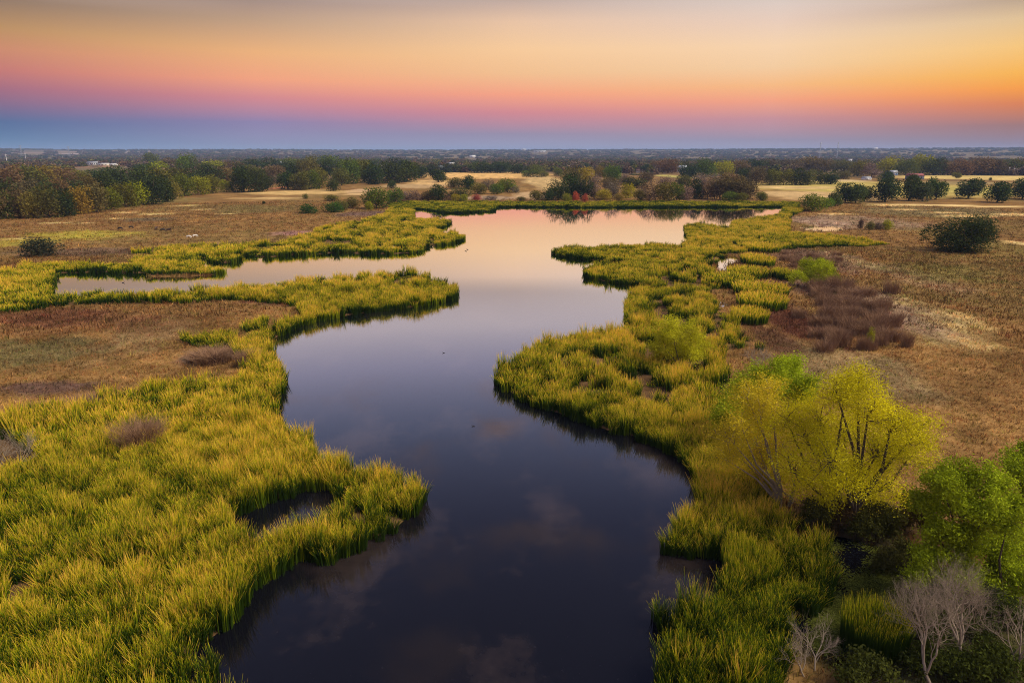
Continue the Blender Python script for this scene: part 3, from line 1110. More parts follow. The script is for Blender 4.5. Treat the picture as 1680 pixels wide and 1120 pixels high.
def row(where, kind, items, group):
    items = sorted(items, key=lambda i: i[0])
    for k, (px, py, h, w, c) in enumerate(items):
        kd = kind
        if kind == 'mix': kd = {'dg': 'oak' if 'open oak' in where else 'woodoak', 'og': 'bushy', 'rb': 'bushy', 'gb': 'airy', 'yg': 'bushy', 'mg': 'bushy', 'rd': 'shrub', 'oy': 'shrub'}[c]
        label = f"{WORDS[c]} {KNAME[kd][1]}, {ORD[k]} from left {where}"
        place_tree(px, py, h, w, c, kd, label, group)


row("along the wood edge beside the left pasture", 'mix', [
    (-14, 362, 46, 50, 'rb'), (8, 360, 45, 45, 'og'), (32, 358, 46, 50, 'rb'), (55, 359, 42, 40, 'oy'), (80, 358, 50, 50, 'og'), (105, 356, 44, 46, 'dg'), (130, 352, 45, 48, 'oy'),
    (160, 349, 46, 46, 'rb'), (182, 345, 36, 36, 'mg'), (205, 340, 38, 45, 'og'), (228, 338, 38, 40, 'yg'), (250, 336, 50, 50, 'dg'), (270, 332, 42, 38, 'dg'), (287, 327, 30, 30, 'oy'),
    (303, 322, 35, 40, 'mg'), (330, 320, 30, 35, 'yg'), (350, 318, 30, 30, 'og'), (372, 316, 20, 26, 'yg'), (400, 316, 40, 45, 'dg'), (425, 315, 36, 36, 'dg'), (438, 311, 22, 26, 'dg')], "trees of the left wood")
row("along the grove behind the left pasture", 'mix', [
    (455, 303, 16, 22, 'gb'), (472, 311, 28, 34, 'dg'), (492, 312, 30, 40, 'og'), (508, 311, 30, 36, 'mg'), (525, 309, 32, 34, 'og'), (547, 314, 19, 22, 'dg'), (560, 305, 28, 34, 'og')], "trees of the left wood")
row("in the second rank of the left wood", 'mix', [
    (10, 338, 42, 50, 'dg'), (45, 336, 40, 50, 'rb'), (75, 335, 38, 50, 'dg'), (95, 333, 38, 46, 'rb'), (120, 331, 36, 48, 'dg'), (150, 328, 40, 48, 'rb'), (175, 326, 42, 46, 'dg'),
    (200, 322, 46, 46, 'dg'), (235, 318, 42, 50, 'dg'), (262, 316, 40, 46, 'og'), (290, 310, 34, 46, 'og'), (318, 306, 30, 40, 'dg'), (345, 304, 34, 46, 'dg'), (370, 303, 28, 36, 'rb'),
    (395, 300, 30, 40, 'dg'), (420, 300, 28, 38, 'og'), (452, 298, 26, 36, 'rb'), (478, 297, 32, 40, 'dg'), (505, 297, 34, 40, 'og'), (532, 296, 32, 40, 'dg')], "trees of the left wood")
row("in the back rank of the left wood", 'mix', [
    (-12, 312, 34, 50, 'og'), (15, 312, 38, 55, 'rb'), (45, 310, 38, 55, 'og'), (75, 308, 36, 55, 'oy'), (105, 306, 30, 46, 'rb'), (130, 304, 26, 50, 'og'), (158, 302, 24, 46, 'dg'), (184, 300, 26, 50, 'dg'),
    (214, 289, 14, 22, 'dg'), (240, 294, 24, 40, 'dg'), (260, 292, 26, 40, 'yg'), (306, 288, 34, 36, 'mg'), (250, 274, 22, 28, 'mg'), (282, 282, 22, 34, 'rb'), (335, 288, 20, 32, 'og'), (352, 286, 22, 40, 'yg'), (385, 288, 22, 40, 'rb'),
    (415, 286, 24, 40, 'dg'), (450, 284, 24, 46, 'dg'), (480, 280, 20, 40, 'mg'), (510, 280, 24, 40, 'og'), (545, 282, 26, 46, 'mg')], "trees of the left wood")
row("in the dark wood left of the golden field", 'mix', [
    (572, 302, 40, 45, 'mg'), (598, 300, 36, 45, 'og'), (617, 303, 32, 40, 'dg'), (641, 301, 34, 50, 'dg'), (666, 299, 34, 46, 'dg'), (688, 293, 24, 30, 'dg'), (643, 310, 13, 15, 'dg'),
    (575, 284, 22, 40, 'mg'), (610, 282, 20, 40, 'dg'), (650, 282, 22, 46, 'dg'), (680, 283, 18, 36, 'rb')], "trees of the centre wood")
place_tree(720, 299.5, 20, 33, 'dg', 'oak', "lone round dark oak standing in front of the golden field")
row("in the belt along the golden field's far edge", 'mix', [
    (712, 283, 14, 30, 'dg'), (740, 283, 15, 35, 'dg'), (790, 284, 18, 40, 'dg'), (820, 284, 18, 40, 'dg'), (850, 285, 16, 36, 'dg'), (880, 285, 14, 30, 'mg'), (767, 281, 14, 18, 'oy'), (760, 283, 12, 24, 'dg')], "trees behind the golden field")
row("on the far shore left of the dirt track", 'mix', [
    (560, 346, 16, 24, 'og'), (578, 342, 18, 28, 'oy'), (606, 345, 14, 16, 'yg'), (618, 343, 34, 48, 'mg'), (648, 336, 26, 30, 'mg'), (667, 331, 16, 26, 'gb'), (684, 331, 18, 30, 'gb'), (702, 331, 18, 28, 'rb'),
    (720, 331, 28, 32, 'dg'), (737, 331, 16, 26, 'gb'), (756, 331, 22, 36, 'og'), (748, 333, 14, 16, 'yg'), (761, 333, 14, 14, 'yg'), (782, 331, 12, 17, 'rd'),
    (745, 310, 18, 26, 'og'), (766, 311, 22, 32, 'dg'), (786, 319, 18, 30, 'og'), (802, 312, 18, 28, 'gb'), (815, 319, 17, 26, 'mg'), (832, 316, 22, 36, 'mg'), (846, 317, 12, 20, 'gb'), (805, 329, 8, 24, 'gb')], "shore trees")
row("on the far shore right of the dirt track", 'mix', [
    (855, 331, 8, 18, 'og'), (880, 330, 17, 26, 'og'), (900, 330, 20, 24, 'dg'), (916, 329, 32, 36, 'dg'), (936, 326, 40, 42, 'dg'), (958, 327, 34, 36, 'dg'), (931, 333, 15, 19, 'yg'), (945, 333, 18, 14, 'rd'),
    (959, 335.5, 17, 13, 'rd'), (976, 327, 24, 34, 'gb'), (990, 329, 18, 28, 'yg'), (1004, 327, 30, 28, 'gb'), (1015, 331, 14, 18, 'oy'), (1031, 326, 24, 26, 'yg'), (1050, 330, 18, 26, 'og'),
    (1066, 330, 32, 40, 'gb'), (1090, 331, 30, 40, 'og'), (1109, 331, 30, 30, 'mg')], "shore trees")
row("in the rank behind the far shore's red shrubs", 'mix', [
    (940, 303, 28, 36, 'og'), (960, 301, 26, 30, 'yg'), (975, 308, 20, 30, 'gb'), (986, 291, 18, 26, 'oy'), (1005, 299, 27, 32, 'mg'), (1000, 312, 20, 36, 'rb'), (1040, 309, 18, 42, 'dg'),
    (1022, 304, 18, 28, 'gb'), (1060, 300, 18, 30, 'rb'), (1092, 306, 16, 34, 'gb'), (1120, 306, 18, 30, 'og'), (1062, 284, 14, 22, 'dg'), (1077, 283, 19, 30, 'rb'), (1096, 285, 24, 38, 'rb'), (916, 289, 14, 18, 'mg'), (870, 291, 12, 30, 'mg'), (890, 291, 10, 22, 'og')], "shore trees")
row("in the brown thicket at the pond's far corner", 'mix', [
    (1125, 331, 24, 30, 'gb'), (1140, 327, 32, 32, 'dg'), (1160, 327, 34, 40, 'gb'), (1181, 328, 38, 44, 'rb'), (1205, 329, 38, 46, 'rb'), (1226, 329, 30, 34, 'rb'), (1198, 331, 16, 26, 'mg'), (1215, 331, 14, 24, 'og'), (1249, 332, 17, 22, 'og'),
    (1150, 310, 24, 30, 'gb'), (1172, 308, 22, 36, 'gb'), (1195, 308, 24, 34, 'rb')], "shore trees")
row("in the tree line behind the pond's far corner", 'mix', [
    (1130, 293, 26, 38, 'dg'), (1158, 291, 30, 40, 'mg'), (1184, 289, 24, 40, 'yg'), (1210, 286, 22, 40, 'rb'), (1241, 304, 30, 34, 'rb'), (1265, 304, 26, 30, 'og'), (1285, 304, 25, 36, 'og'), (1305, 304, 27, 34, 'dg'), (1325, 304, 25, 30, 'og'),
    (1346, 303, 22, 28, 'dg'), (1363, 303, 22, 28, 'dg'), (1383, 295, 14, 24, 'og'), (1222, 300, 24, 30, 'dg')], "trees round the pale right field")
row("in the tall rank beyond the pale right field", 'mix', [
    (1240, 284, 22, 40, 'dg'), (1268, 282, 20, 40, 'rb'), (1296, 283, 20, 40, 'rb'), (1326, 282, 24, 46, 'rb'), (1352, 283, 21, 40, 'rb'), (1382, 284, 20, 40, 'og'), (1408, 290, 26, 40, 'og'), (1430, 292, 24, 36, 'gb'), (1455, 286, 28, 42, 'yg'),
    (1485, 288, 26, 40, 'og'), (1513, 287, 32, 40, 'yg'), (1532, 288, 28, 40, 'dg'), (1555, 288, 22, 40, 'rb'), (1580, 288, 26, 42, 'rb'), (1605, 288, 29, 46, 'rb'), (1630, 288, 26, 46, 'rb'), (1655, 287, 25, 42, 'og'), (1678, 287, 26, 42, 'rb'), (1700, 287, 26, 42, 'og')], "trees round the pale right field")
row("in the open oak row on the right", 'mix', [
    (1333, 347, 27, 46, 'mg'), (1357, 341, 16, 24, 'mg'), (1370, 339, 22, 26, 'dg'), (1386, 333, 32, 32, 'dg'), (1404, 334, 30, 34, 'dg'), (1418, 331, 24, 28, 'dg'), (1452, 332, 38, 44, 'dg'), (1453, 302, 20, 28, 'dg'), (1490, 330, 42, 40, 'dg'),
    (1513, 331, 30, 32, 'dg'), (1534, 328, 34, 36, 'dg'), (1588, 326.5, 32, 46, 'dg'), (1635, 333, 34, 44, 'dg'), (1677, 327, 33, 40, 'dg'), (1702, 329, 33, 40, 'dg')], "open oaks")
place_tree(1569, 293, 10, 16, 'og', 'oak', "small solitary tree out in the pale field beside the barn")
place_tree(1624, 297, 6, 6, 'og', 'shrub', "tiny lone bush out in the pale field before the poles")
place_tree(1575, 413, 57, 104, (.058, .066, .022), 'oak', "big spreading dark oak standing alone in the brown right field", model=BIGOAK)
place_tree(70, 421, 30, 62, (.05, .062, .032), 'shrub', "grey green shrub alone in the left pasture above the reeds")
place_tree(507, 351, 16, 31, (.04, .10, .018), 'shrub', "bright dark green bush, left of the pair above the far left reeds")
place_tree(546, 349, 17, 36, (.05, .11, .02), 'shrub', "bright green bush, right of the pair above the far left reeds")
place_tree(433, 335.5, 5.5, 6, (.03, .05, .015), 'shrub', "very small dark bush alone in the middle of the left pasture")
place_tree(501, 327, 9, 10, 'og', 'shrub', "small olive bush below the pale grass strip of the left pasture")
place_tree(545, 330, 10, 28, 'og', 'shrub', "wide low olive bush right of the pale grass strip")
place_tree(1411, 376, 18, 9, (.10, .065, .05), 'shrub', "narrow brown bush, left end of the scrub patch right of the reeds")
place_tree(1426, 378, 14, 16, 'og', 'shrub', "olive bush in the scrub patch right of the reed arm")
place_tree(1441, 378, 13, 16, 'gb', 'shrub', "grey twiggy bush in the scrub patch right of the reed arm")
place_tree(1456, 378, 17, 20, 'yg', 'shrub', "yellow green bush, right end of the scrub patch")


# near trees: limbs reach into foliage masses that sit where the photograph shows them
def near_tree(name, label, foot, masses, leaf, colour, per=520, size=.13, aspect=.35, sig=.32, forks=2, depth=2.4, seed=0, trunk_r=.22, bark=None, cat='tree', dense=1.0):
    g = np.random.default_rng(seed)
    f = ground(*foot)
    D = f[1]
    e = empty(name, (f[0], f[1], .1))
    tag(e, label, cat)
    b = MB()
    stems = []
    for k in range(forks):
        a = 2 * PI * k / forks + g.random()
        stems.append(np.array([.35 * math.cos(a), .35 * math.sin(a), 0]) * (forks > 1))
    L = []
    for (px, py, rp) in masses:
        d = raydir(px, py)
        dy = g.uniform(-1, 1) * depth
        t = (D + dy) / d[1]
        c = np.array([d[0] * t - f[0], dy, H + d[2] * t])
        L.append((c, rp * t / F))
    top = max(l[0][2] for l in L)
    P, Vv = [], []
    for (c, r) in L:
        s = stems[int(np.argmin([np.hypot(*(st[:2] * 4 - c[:2])) for st in stems]))]
        fork = s * 2.2 + np.array([c[0] * .12, c[1] * .12, min(max(c[2] * .35, .5), top * .4)])
        m1 = fork * .6 + c * .4 + g.normal(0, .25, 3)
        b.tube([s + [0, 0, -.3], s * 1.5 + [0, 0, fork[2] * .5], fork, m1, c], [trunk_r, trunk_r * .85, trunk_r * .62, trunk_r * .40, trunk_r * .16], 7, False)
        n = max(5, int(9 * r ** 1.2 * dense))
        lob = g.random()
        for k in range(n):
            d = g.normal(0, 1, 3); d[2] = d[2] * .8 + .35
            d /= np.linalg.norm(d)
            st = c * .8 + m1 * .2 if k % 3 == 0 else c
            end = c + d * r * g.uniform(.55, 1.08)
            mid = (st + end) / 2 + g.normal(0, .12 * r, 3) + [0, 0, .08 * r]
            b.tube([st, mid, end], [trunk_r * .15, trunk_r * .085, .008], 4)
            for q in range(3):
                tq = (.5, .78, 1.0)[q]
                pc = (mid * (1 - (tq - .5) * 2) + end * (tq - .5) * 2)
                m = int(per / 10 * (.7 + .6 * g.random()))
                o = g.normal(0, sig, (m, 3)); o[:, 2] = o[:, 2] * .85 - .1 * np.abs(o[:, 2])
                P.append(pc + o)
                Vv.append(np.clip(lob * .35 + g.random() * .3 + g.random(m) * .4, 0, 1))
    P = np.concatenate(P); Vv = np.concatenate(Vv)
    nr = P - np.array([0, 0, top * .5])
    nr /= np.linalg.norm(nr, axis=1)[:, None] + 1e-6
    V, Q = leaf_quads(P, np.full(len(P), size), aspect, nr, g, .3)
    b.build('trunk', bark or M_BARK, e)
    cr = link('crown', npmesh('crown', V, [Q], {'v': np.repeat(Vv, 4)}, False, M_LEAF), None, e)
    cr.color = (*colour, 1)
    print(name, len(P))
    return e


YW, YW2, GW, BG = (.62, .55, .015), (.66, .52, .03), (.36, .44, .018), (.28, .34, .014)
near_tree("willow_tree", "large yellow willow with dark forking limbs by the right bank", (1385, 868),
          [(1385, 655, 52), (1345, 690, 48), (1425, 675, 46), (1462, 700, 46), (1500, 715, 40), (1385, 715, 56), (1440, 745, 52), (1490, 755, 42), (1345, 745, 48), (1330, 795, 44), (1395, 790, 50), (1450, 800, 46), (1370, 640, 38), (1408, 632, 36), (1300, 775, 40), (1360, 760, 50), (1420, 780, 46), (1475, 735, 44), (1320, 720, 42), (1290, 690, 36), (1360, 820, 40), (1425, 835, 40)],
          0, YW, per=800, size=.072, aspect=.28, sig=.38, forks=3, depth=2.8, seed=31, trunk_r=.23)
near_tree("willow_tree", "smaller orange yellow willow left of the large yellow willow", (1285, 835),
          [(1245, 672, 40), (1215, 700, 38), (1272, 690, 42), (1240, 728, 42), (1200, 738, 34), (1285, 735, 40), (1250, 765, 34), (1225, 655, 28), (1195, 720, 34), (1262, 640, 30), (1190, 755, 28), (1270, 790, 34)],
          0, YW2, per=760, size=.07, aspect=.28, sig=.36, forks=2, depth=1.8, seed=32, trunk_r=.15, bark=M_GREYBARK)
near_tree("willow_tree", "deeper green willow standing behind the two yellow willows", (1262, 745),
          [(1225, 640, 36), (1262, 625, 36), (1300, 612, 32), (1205, 672, 34), (1250, 665, 38), (1295, 650, 36), (1320, 640, 26), (1190, 700, 28), (1230, 705, 34)],
          0, GW, per=950, size=.095, forks=2, depth=2, seed=33, trunk_r=.13)
near_tree("willow_tree", "sparse pale green young willow growing among the right reeds", (1118, 612),
          [(1105, 540, 26), (1085, 555, 24), (1130, 548, 26), (1110, 565, 30), (1145, 572, 22), (1078, 578, 18), (1125, 585, 24)],
          0, (.50, .48, .02), per=800, size=.085, forks=2, depth=1.8, seed=34, trunk_r=.08)
near_tree("willow_bush", "rounded lime green willow bush among purple brown thicket", (1336, 474),
          [(1335, 440, 18), (1318, 446, 17), (1354, 444, 18), (1308, 458, 15), (1335, 457, 19), (1364, 455, 16), (1350, 433, 12), (1324, 434, 11)],
          0, (.36, .40, .016), per=420, size=.12, forks=2, depth=2, seed=35, trunk_r=.08, cat='bush')
near_tree("leafy_tree", "bright green bushy tree at the lower right behind bare branches", (1605, 990),
          [(1545, 800, 34), (1585, 795, 38), (1625, 800, 36), (1530, 838, 34), (1572, 842, 42), (1615, 845, 44), (1655, 850, 40), (1540, 885, 36), (1585, 895, 44), (1630, 905, 44), (1668, 900, 40), (1530, 925, 34), (1570, 940, 42), (1510, 955, 30), (1620, 950, 40), (1665, 955, 38)],
          0, BG, per=1000, size=.072, aspect=.45, sig=.23, forks=3, depth=1.7, seed=36, trunk_r=.12, dense=1.35)
near_tree("leafy_tree", "bright green tree cut by the right frame edge beside the brown field", (1700, 905),
          [(1668, 768, 32), (1700, 750, 38), (1685, 800, 38), (1725, 790, 44), (1705, 840, 44), (1740, 850, 44)],
          0, (.24, .30, .014), per=700, size=.08, aspect=.45, sig=.25, forks=2, depth=1.8, seed=37, trunk_r=.12, dense=1.3)
for k, (px, py, hp, wp, c, lab) in enumerate((
        (1335, 872, 50, 60, (.085, .085, .02), "low olive shrub under the large willow's left limbs"),
        (1440, 885, 62, 74, (.075, .075, .016), "dark olive shrub beneath the large willow's right side"),
        (1490, 872, 60, 66, (.10, .075, .018), "brownish olive shrub between large willow and bright green tree"),
        (1395, 872, 40, 50, (.12, .075, .03), "brown tinged low shrub at the foot of the large willow"),
        (1530, 1005, 50, 80, (.06, .075, .014), "dark green shrub at the edge of the duckweed backwater"),
        (1425, 1118, 34, 80, (.075, .085, .016), "low green weeds at the bottom edge below the backwater clump"),
        (1530, 1100, 46, 110, (.07, .085, .016), "low dark green bush around the feet of the pale bare trees"),
        (1620, 1112, 50, 110, (.065, .08, .014), "dark green bush at the very bottom right corner"),
        (1560, 1045, 46, 80, (.06, .075, .014), "dark bush behind the tall pale bare tree, under the green tree"),
        (1465, 1010, 30, 70, (.075, .08, .018), "low olive bush on the right rim of the duckweed backwater"),
        (1480, 935, 40, 80, (.085, .08, .02), "olive brown bush on the backwater's upper rim"),
        (1640, 1040, 70, 90, (.055, .07, .014), "dark shrub behind the pale bare tree at lower right"))):
    masses = [(px + dx * wp, py - hp * dz, wp * .26) for dx, dz in ((-.3, .4), (.3, .4), (0, .75), (-.12, .3), (.14, .5), (.36, .2), (-.36, .2))]
    near_tree("shrub", lab, (px, py), masses, 0, c, per=380, size=.09, aspect=.45, sig=.22, forks=2, depth=.9, seed=50 + k, trunk_r=.05, cat='shrub')


def bare_mesh(name, seed, height, levels=5, spread=.55, stems=1, r0=.09):
    """leafless tree: short trunk, wide tangled twigs"""
    g = np.random.default_rng(seed)
    b = MB()

    def grow(p, d, ln, r, lv):
        n = 4
        pts, q = [p], p.copy()
        dd = d.copy()
        for k in range(n):
            dd = dd + g.normal(0, .17, 3) + [0, 0, .06]
            dd /= np.linalg.norm(dd)
            q = q + dd * ln / n
            pts.append(q.copy())
        b.tube(pts, np.linspace(r, r * .55, n + 1), 6 if lv > 2 else 4)
        if lv == 0: return
        for k in range(4 if lv > 1 else 5):
            i = (4, 4, 3, 2, 1)[k] if lv < levels else (4, 4, 3, 4, 2)[k]
            ax = g.normal(0, 1, 3)
            nd = dd + spread * ax / np.linalg.norm(ax) * g.uniform(.8, 1.3)
            nd[2] += .12
            nd /= np.linalg.norm(nd)
            grow(pts[i], nd, ln * g.uniform(.58, .8), r * .55 * g.uniform(.7, 1), lv - 1)
    for s in range(stems):
        a = g.random() * 6.28
        d = np.array([.28 * math.cos(a) * (stems > 1), .28 * math.sin(a) * (stems > 1), 1.0])
        grow(np.array([.12 * math.cos(a) * (stems > 1), .12 * math.sin(a) * (stems > 1), -.1]), d / np.linalg.norm(d), height * .26, r0, levels)
    return b.mesh(name, M_GREYBARK)


for (px, py, top, seed, lv, st, lab) in (
        (1575, 1122, 950, 3, 5, 2, "pale leafless tree with dense twigs, middle of the lower right corner"),
        (1668, 1118, 985, 5, 4, 1, "pale leafless tree cut off by the right frame edge"),
        (1345, 1128, 1045, 8, 4, 2, "short pale leafless bush at the bottom beside the duckweed"),
        (12, 792, 705, 12, 4, 2, "grey leafless tree on bare ground at the left frame edge"),
        (45, 778, 730, 13, 3, 1, "small crooked dead tree beside the left frame bare tree"),
        (1228, 615, 562, 15, 4, 2, "grey leafless bush on the right reed bed's outer edge"),
        (1165, 745, 0, 0, 0, 0, "")):
    if not lab: continue
    f = ground(px, py)
    d = raydir(px, top)
    hh = H + d[2] * f[1] / d[1]
    e = empty("bare_tree", (f[0], f[1], .15), 0)
    tag(e, lab, "tree" if hh > 3 else "bush")
    me = bare_mesh("bare_branches", seed, 1.0, lv + (lv > 4), .72, st, .013)
    zt = np.zeros(len(me.vertices) * 3); me.vertices.foreach_get('co', zt)
    k = hh / zt.reshape(-1, 3)[:, 2].max()
    e.scale = (k, k, k)
    link("branches", me, None, e)


# leafless brown brush
def brush_mesh(seed, n=300):
    V, Q, h, v = blades(n, .22, .45, 1.0, .013, .62, 3, seed, .12)
    V2, Q2, h2, v2 = blades(n * 2, .50, .35, .95, .010, .30, 2, seed + 5, .15)
    V2[:, 2] = V2[:, 2] * .8 + .12
    return npmesh("brush_twigs", np.r_[V, V2], [Q, Q2 + len(V)], None, False, M_TWIG)


BR = [brush_mesh(300 + k, 260) for k in range(4)]
BRN = [brush_mesh(310 + k, 900) for k in range(2)]


def brush(px, py, hp, wp, lab, group=None, src=None):
    f = ground(px, py)
    d = raydir(px, py - hp)
    hh = H + d[2] * f[1] / d[1]
    o = link("leafless_shrub", (src or BR)[(px + int(py)) % len(src or BR)])
    w = wp * math.hypot(f[1], H) / F
    o.location = (f[0], f[1], .1)
    o.rotation_euler = (0, 0, px)
    o.scale = (w * .75, w * .75, hh)
    tag(o, lab, "shrub", group)
    return o


brush(232, 742, 66, 92, "purple brown leafless shrub in the middle of the near left reeds", None, BRN)
brush(135, 678, 34, 84, "low brown leafless shrub near the upper edge of the near left reeds", None, BRN)
brush(408, 603, 36, 46, "small dark leafless shrub in the notch of the reed strip", None, BRN)
brush(350, 594, 26, 90, "low grey leafless shrub at the meadow corner left of the reed notch", None, BRN)
g5 = np.random.default_rng(5)
for k in range(78):
    px, py = int(g5.normal(1392, 40)), g5.normal(520, 30)
    px += int((py - 500) * .35)
    if not 1300 < px < 1490 or not 455 < py < 582: continue
    brush(px, py, 22 + 20 * g5.random() ** 2, 22 + 30 * g5.random(), "purple brown leafless shrub in the thicket right of the reeds", "leafless thicket on the right")
for k in range(22):
    px, py = int(g5.uniform(1280, 1375)), g5.uniform(415, 432) + k % 2 * 8
    brush(px, py, 8 + 9 * g5.random(), 16 + 14 * g5.random(), "purple leafless shrub in the strip behind the lime willow bush", "leafless strip behind the willow bush")
for (px, py, lab) in ((1395, 566, "x"),):
    pass
place_tree(1425, 572, 34, 14, 'yg', 'shrub', "thin yellow green sapling below the purple thicket")


# separate cattail clumps standing off the beds
def clump_mesh(seed, n=1500, w=.06):
    V, Q, h, v = blades(n, 3.0, 2.3, 3.2, w, .16, 3, seed, .3)
    r = np.hypot(V[:, 0], V[:, 1])
    V[:, 2] *= 1.05 - .035 * r
    return npmesh("cattail_clump", V, [Q], {'h': h, 'v': v}, False, M_REEDT)


CLN = [clump_mesh(400 + k, 2000, .06) for k in range(2)]
CLF = [clump_mesh(410 + k, 800, .15) for k in range(3)]
CL = (
    (1228, 990, 88, 34, .35, CLN, "round green cattail clump in the channel between two right bank reed lobes"),
    (1430, 1100, 100, 36, .25, CLN, "dark green cattail clump in the duckweed backwater at the bottom"),
    (1250, 418, 60, 5, .8, CLF, "golden cattail islet beside the purple strip, topmost of the islets"),
    (1242, 441, 52, 7, .8, CLF, "golden cattail islet right of the silvery puddle"),
    (1228, 462, 76, 6, .62, CLF, "long low green cattail islet below the silvery puddle"),
    (1195, 478, 84, 9, .55, CLF, "wide green cattail islet touching the right bed's edge"),
    (1248, 494, 92, 9, .75, CLF, "broad golden cattail islet above the lowest pair"),
    (1249, 514, 86, 10, .82, CLF, "orange gold cattail islet beside the dark red patch"),
    (1228, 538, 62, 9, .72, CLF, "small gold cattail islet nearest the dark red patch's foot"),
    (1284, 464, 34, 5, .45, CLF, "small green cattail islet left of the lime willow bush"),
    (1146, 428, 42, 6, .6, CLF, "gold green cattail islet left of the silvery puddle"),
    (1383, 350, 30, 2, .5, CLF, "x"),
    (375, 427, 52, 8, .6, CLF, "rounded cattail islet at the mouth of the far left inlet"),
    (668, 413, 44, 6, .5, CLF, "rounded cattail islet beside the white egret"),
    (727, 346, 10, 2, .3, CLF, "tiny cattail clump in the far left bay of the pond"),
)
for k, (px, py, wp, dp, dry, src, lab) in enumerate(CL):
    if lab == 'x': continue
    f = ground(px, py - dp)
    sl = math.hypot(f[1], H)
    w = wp * sl / F
    dep = abs(ground(px, py - 2 * dp)[1] - ground(px, py)[1])
    o = link("cattail_clump", src[k % len(src)])
    o.location = (f[0], f[1], 0)
    o.rotation_euler = (0, 0, 0 if k % 2 else PI)
    o.scale = (w / 6.6, max(dep, w * .35) / 6.6, .9 if py > 600 else .85)
    o.color = (1, 1, 1, dry)
    tag(o, lab, "cattail clump", "cattail islets")

# duckweed on the backwater
def duckweed():
    V, Q = [], []
    g = np.random.default_rng(8)
    P = np.c_[g.normal(0, .3, (60, 2)), g.uniform(0, .012, 60)]
    V, Q = leaf_quads(P, np.full(60, .055), .8, np.tile([0, 0, 1.0], (60, 1)), g, .93)
    pr = proto("duckweed_leaves", npmesh("duckweed_leaves", V, [Q], {'v': np.repeat(g.random(60), 4)}, False, M_WEED))
    xs, ys = [], []
    for P in (POOLS[1],):
        x, y = grid_points(P, .28, 77)
        m = inpoly(x, y, P) & (fbm(x / 1.7, y / 1.7, 88, 3) > .44)
        xs.append(x[m]); ys.append(y[m])
    x, y = np.concatenate(xs), np.concatenate(ys)
    c = np.array([.085, .095, .016]) * rng.uniform(.5, 1.4, len(x))[:, None]
    o = scatter("duckweed", np.c_[x, y, np.full(len(x), .012)], np.c_[x * 0, x * 0, rng.random(len(x)) * 6.28], np.ones((len(x), 3)), np.zeros(len(x)), [pr], None, {'col': c})
    tag(o, "olive duckweed floating on the shaded backwater at lower right", "duckweed", kind='stuff')


duckweed()

# ------------------------------------------------------------------ far woods
def far_woods():
    pr = []
    for k in range(4):
        g = np.random.default_rng(500 + k)
        n = 420
        d = g.normal(0, 1, (n, 3)); d[:, 2] = np.abs(d[:, 2]) * .9 + .05
        d /= np.linalg.norm(d, axis=1)[:, None]
        lob = .75 + .25 * np.sin(d[:, 0] * 6 + k) * np.sin(d[:, 1] * 5 + 2 * k)
        P = d * (lob * g.uniform(.85, 1.08, n))[:, None] * np.array([.5, .5, .8]) + [0, 0, .15]
        V, Q = leaf_quads(P, np.full(n, .075), .8, d, g, .5)
        pr.append(proto("far_tree", npmesh("far_tree", V, [Q], {'v': np.repeat(g.random(n), 4)}, False, M_FAR)))
    g = np.random.default_rng(12)
    n = 26000
    r = np.exp(g.uniform(math.log(640), math.log(8200), n))
    a = g.uniform(-.80, .80, n)
    x, y = r * np.sin(a), r * np.cos(a)
    # seen from the pond, open fields stay open
    gold = [ground(670, 283.5), ground(1000, 283.5), ground(1000, 300), ground(640, 300)]
    rightf = [ground(1230, 288.5), ground(1760, 288.5), ground(1760, 330), ground(1180, 330)]
    leftf = [ground(90, 274.5), ground(215, 274.5), ground(230, 292), ground(150, 292)]
    slope = [ground(40, 257.6), ground(76, 257.4), ground(74, 260), ground(36, 260)]
    slope2 = [ground(95, 257.4), ground(130, 257.8), ground(128, 259.6), ground(92, 260)]
    lawn = [ground(1075, 284), ground(1132, 284), ground(1132, 300), ground(1075, 300)]
    m = fbm(x / 160, y / 260, 19, 3) > .43
    for P in (gold, rightf, leftf, slope, slope2, lawn): m &= ~inpoly(x, y, P)
    m &= ~((r < 760) & (np.abs(a) < .8) & (y < 820))
    for (bx, by, br) in CLEAR:
        m &= ~((np.abs(x - bx) < br * .9) & (y < by + br * .6) & (y > by - max(60, by * .05)))
    x, y, r = x[m], y[m], r[m]
    cap = np.full(len(x), 99.0)
    for (bx, by, br) in CLEAR:                                 # lower growth where the houses look out
        q = (np.abs(x / y - bx / by) < (br * .62 + 3) / by) & (y < by)
        cap[q] = np.minimum(cap[q], H * (1 - y[q] / by) * .92)
    m = cap > 1.5
    x, y, r, cap = x[m], y[m], r[m], cap[m]
    pal = np.array([(.06, .072, .024), (.12, .115, .03), (.19, .11, .05), (.17, .12, .075), (.07, .085, .03), (.16, .145, .03), (.15, .095, .06)])
    pick = (fbm(x / 120, y / 200, 29, 2) * 5 + g.random(len(x)) * 3).astype(int) % len(pal)
    col = pal[pick] * g.uniform(.7, 1.3, len(x))[:, None]
    s = g.uniform(9, 15, len(x)) * (1 + r / 3500)
    h = np.minimum(g.uniform(8, 13.5, len(x)), cap)
    z = terrain(x, y) - .5
    o = scatter("far_forest", np.c_[x, y, z], np.c_[x * 0, x * 0, g.random(len(x)) * 6.28], np.c_[s, s, h], g.integers(0, 4, len(x)), pr, None, {'col': col})
    tag(o, "endless brown and green woods stretching to the blue horizon", "forest", kind='stuff')
    print('far', len(x))


# ------------------------------------------------------------------ buildings and towers
CLEAR = []


def foot(px, py):
    f = ground(px, py)
    z = terrain(np.array([f[0]]), np.array([f[1]]))[0]
    return f, z, math.hypot(f[1], H) / F


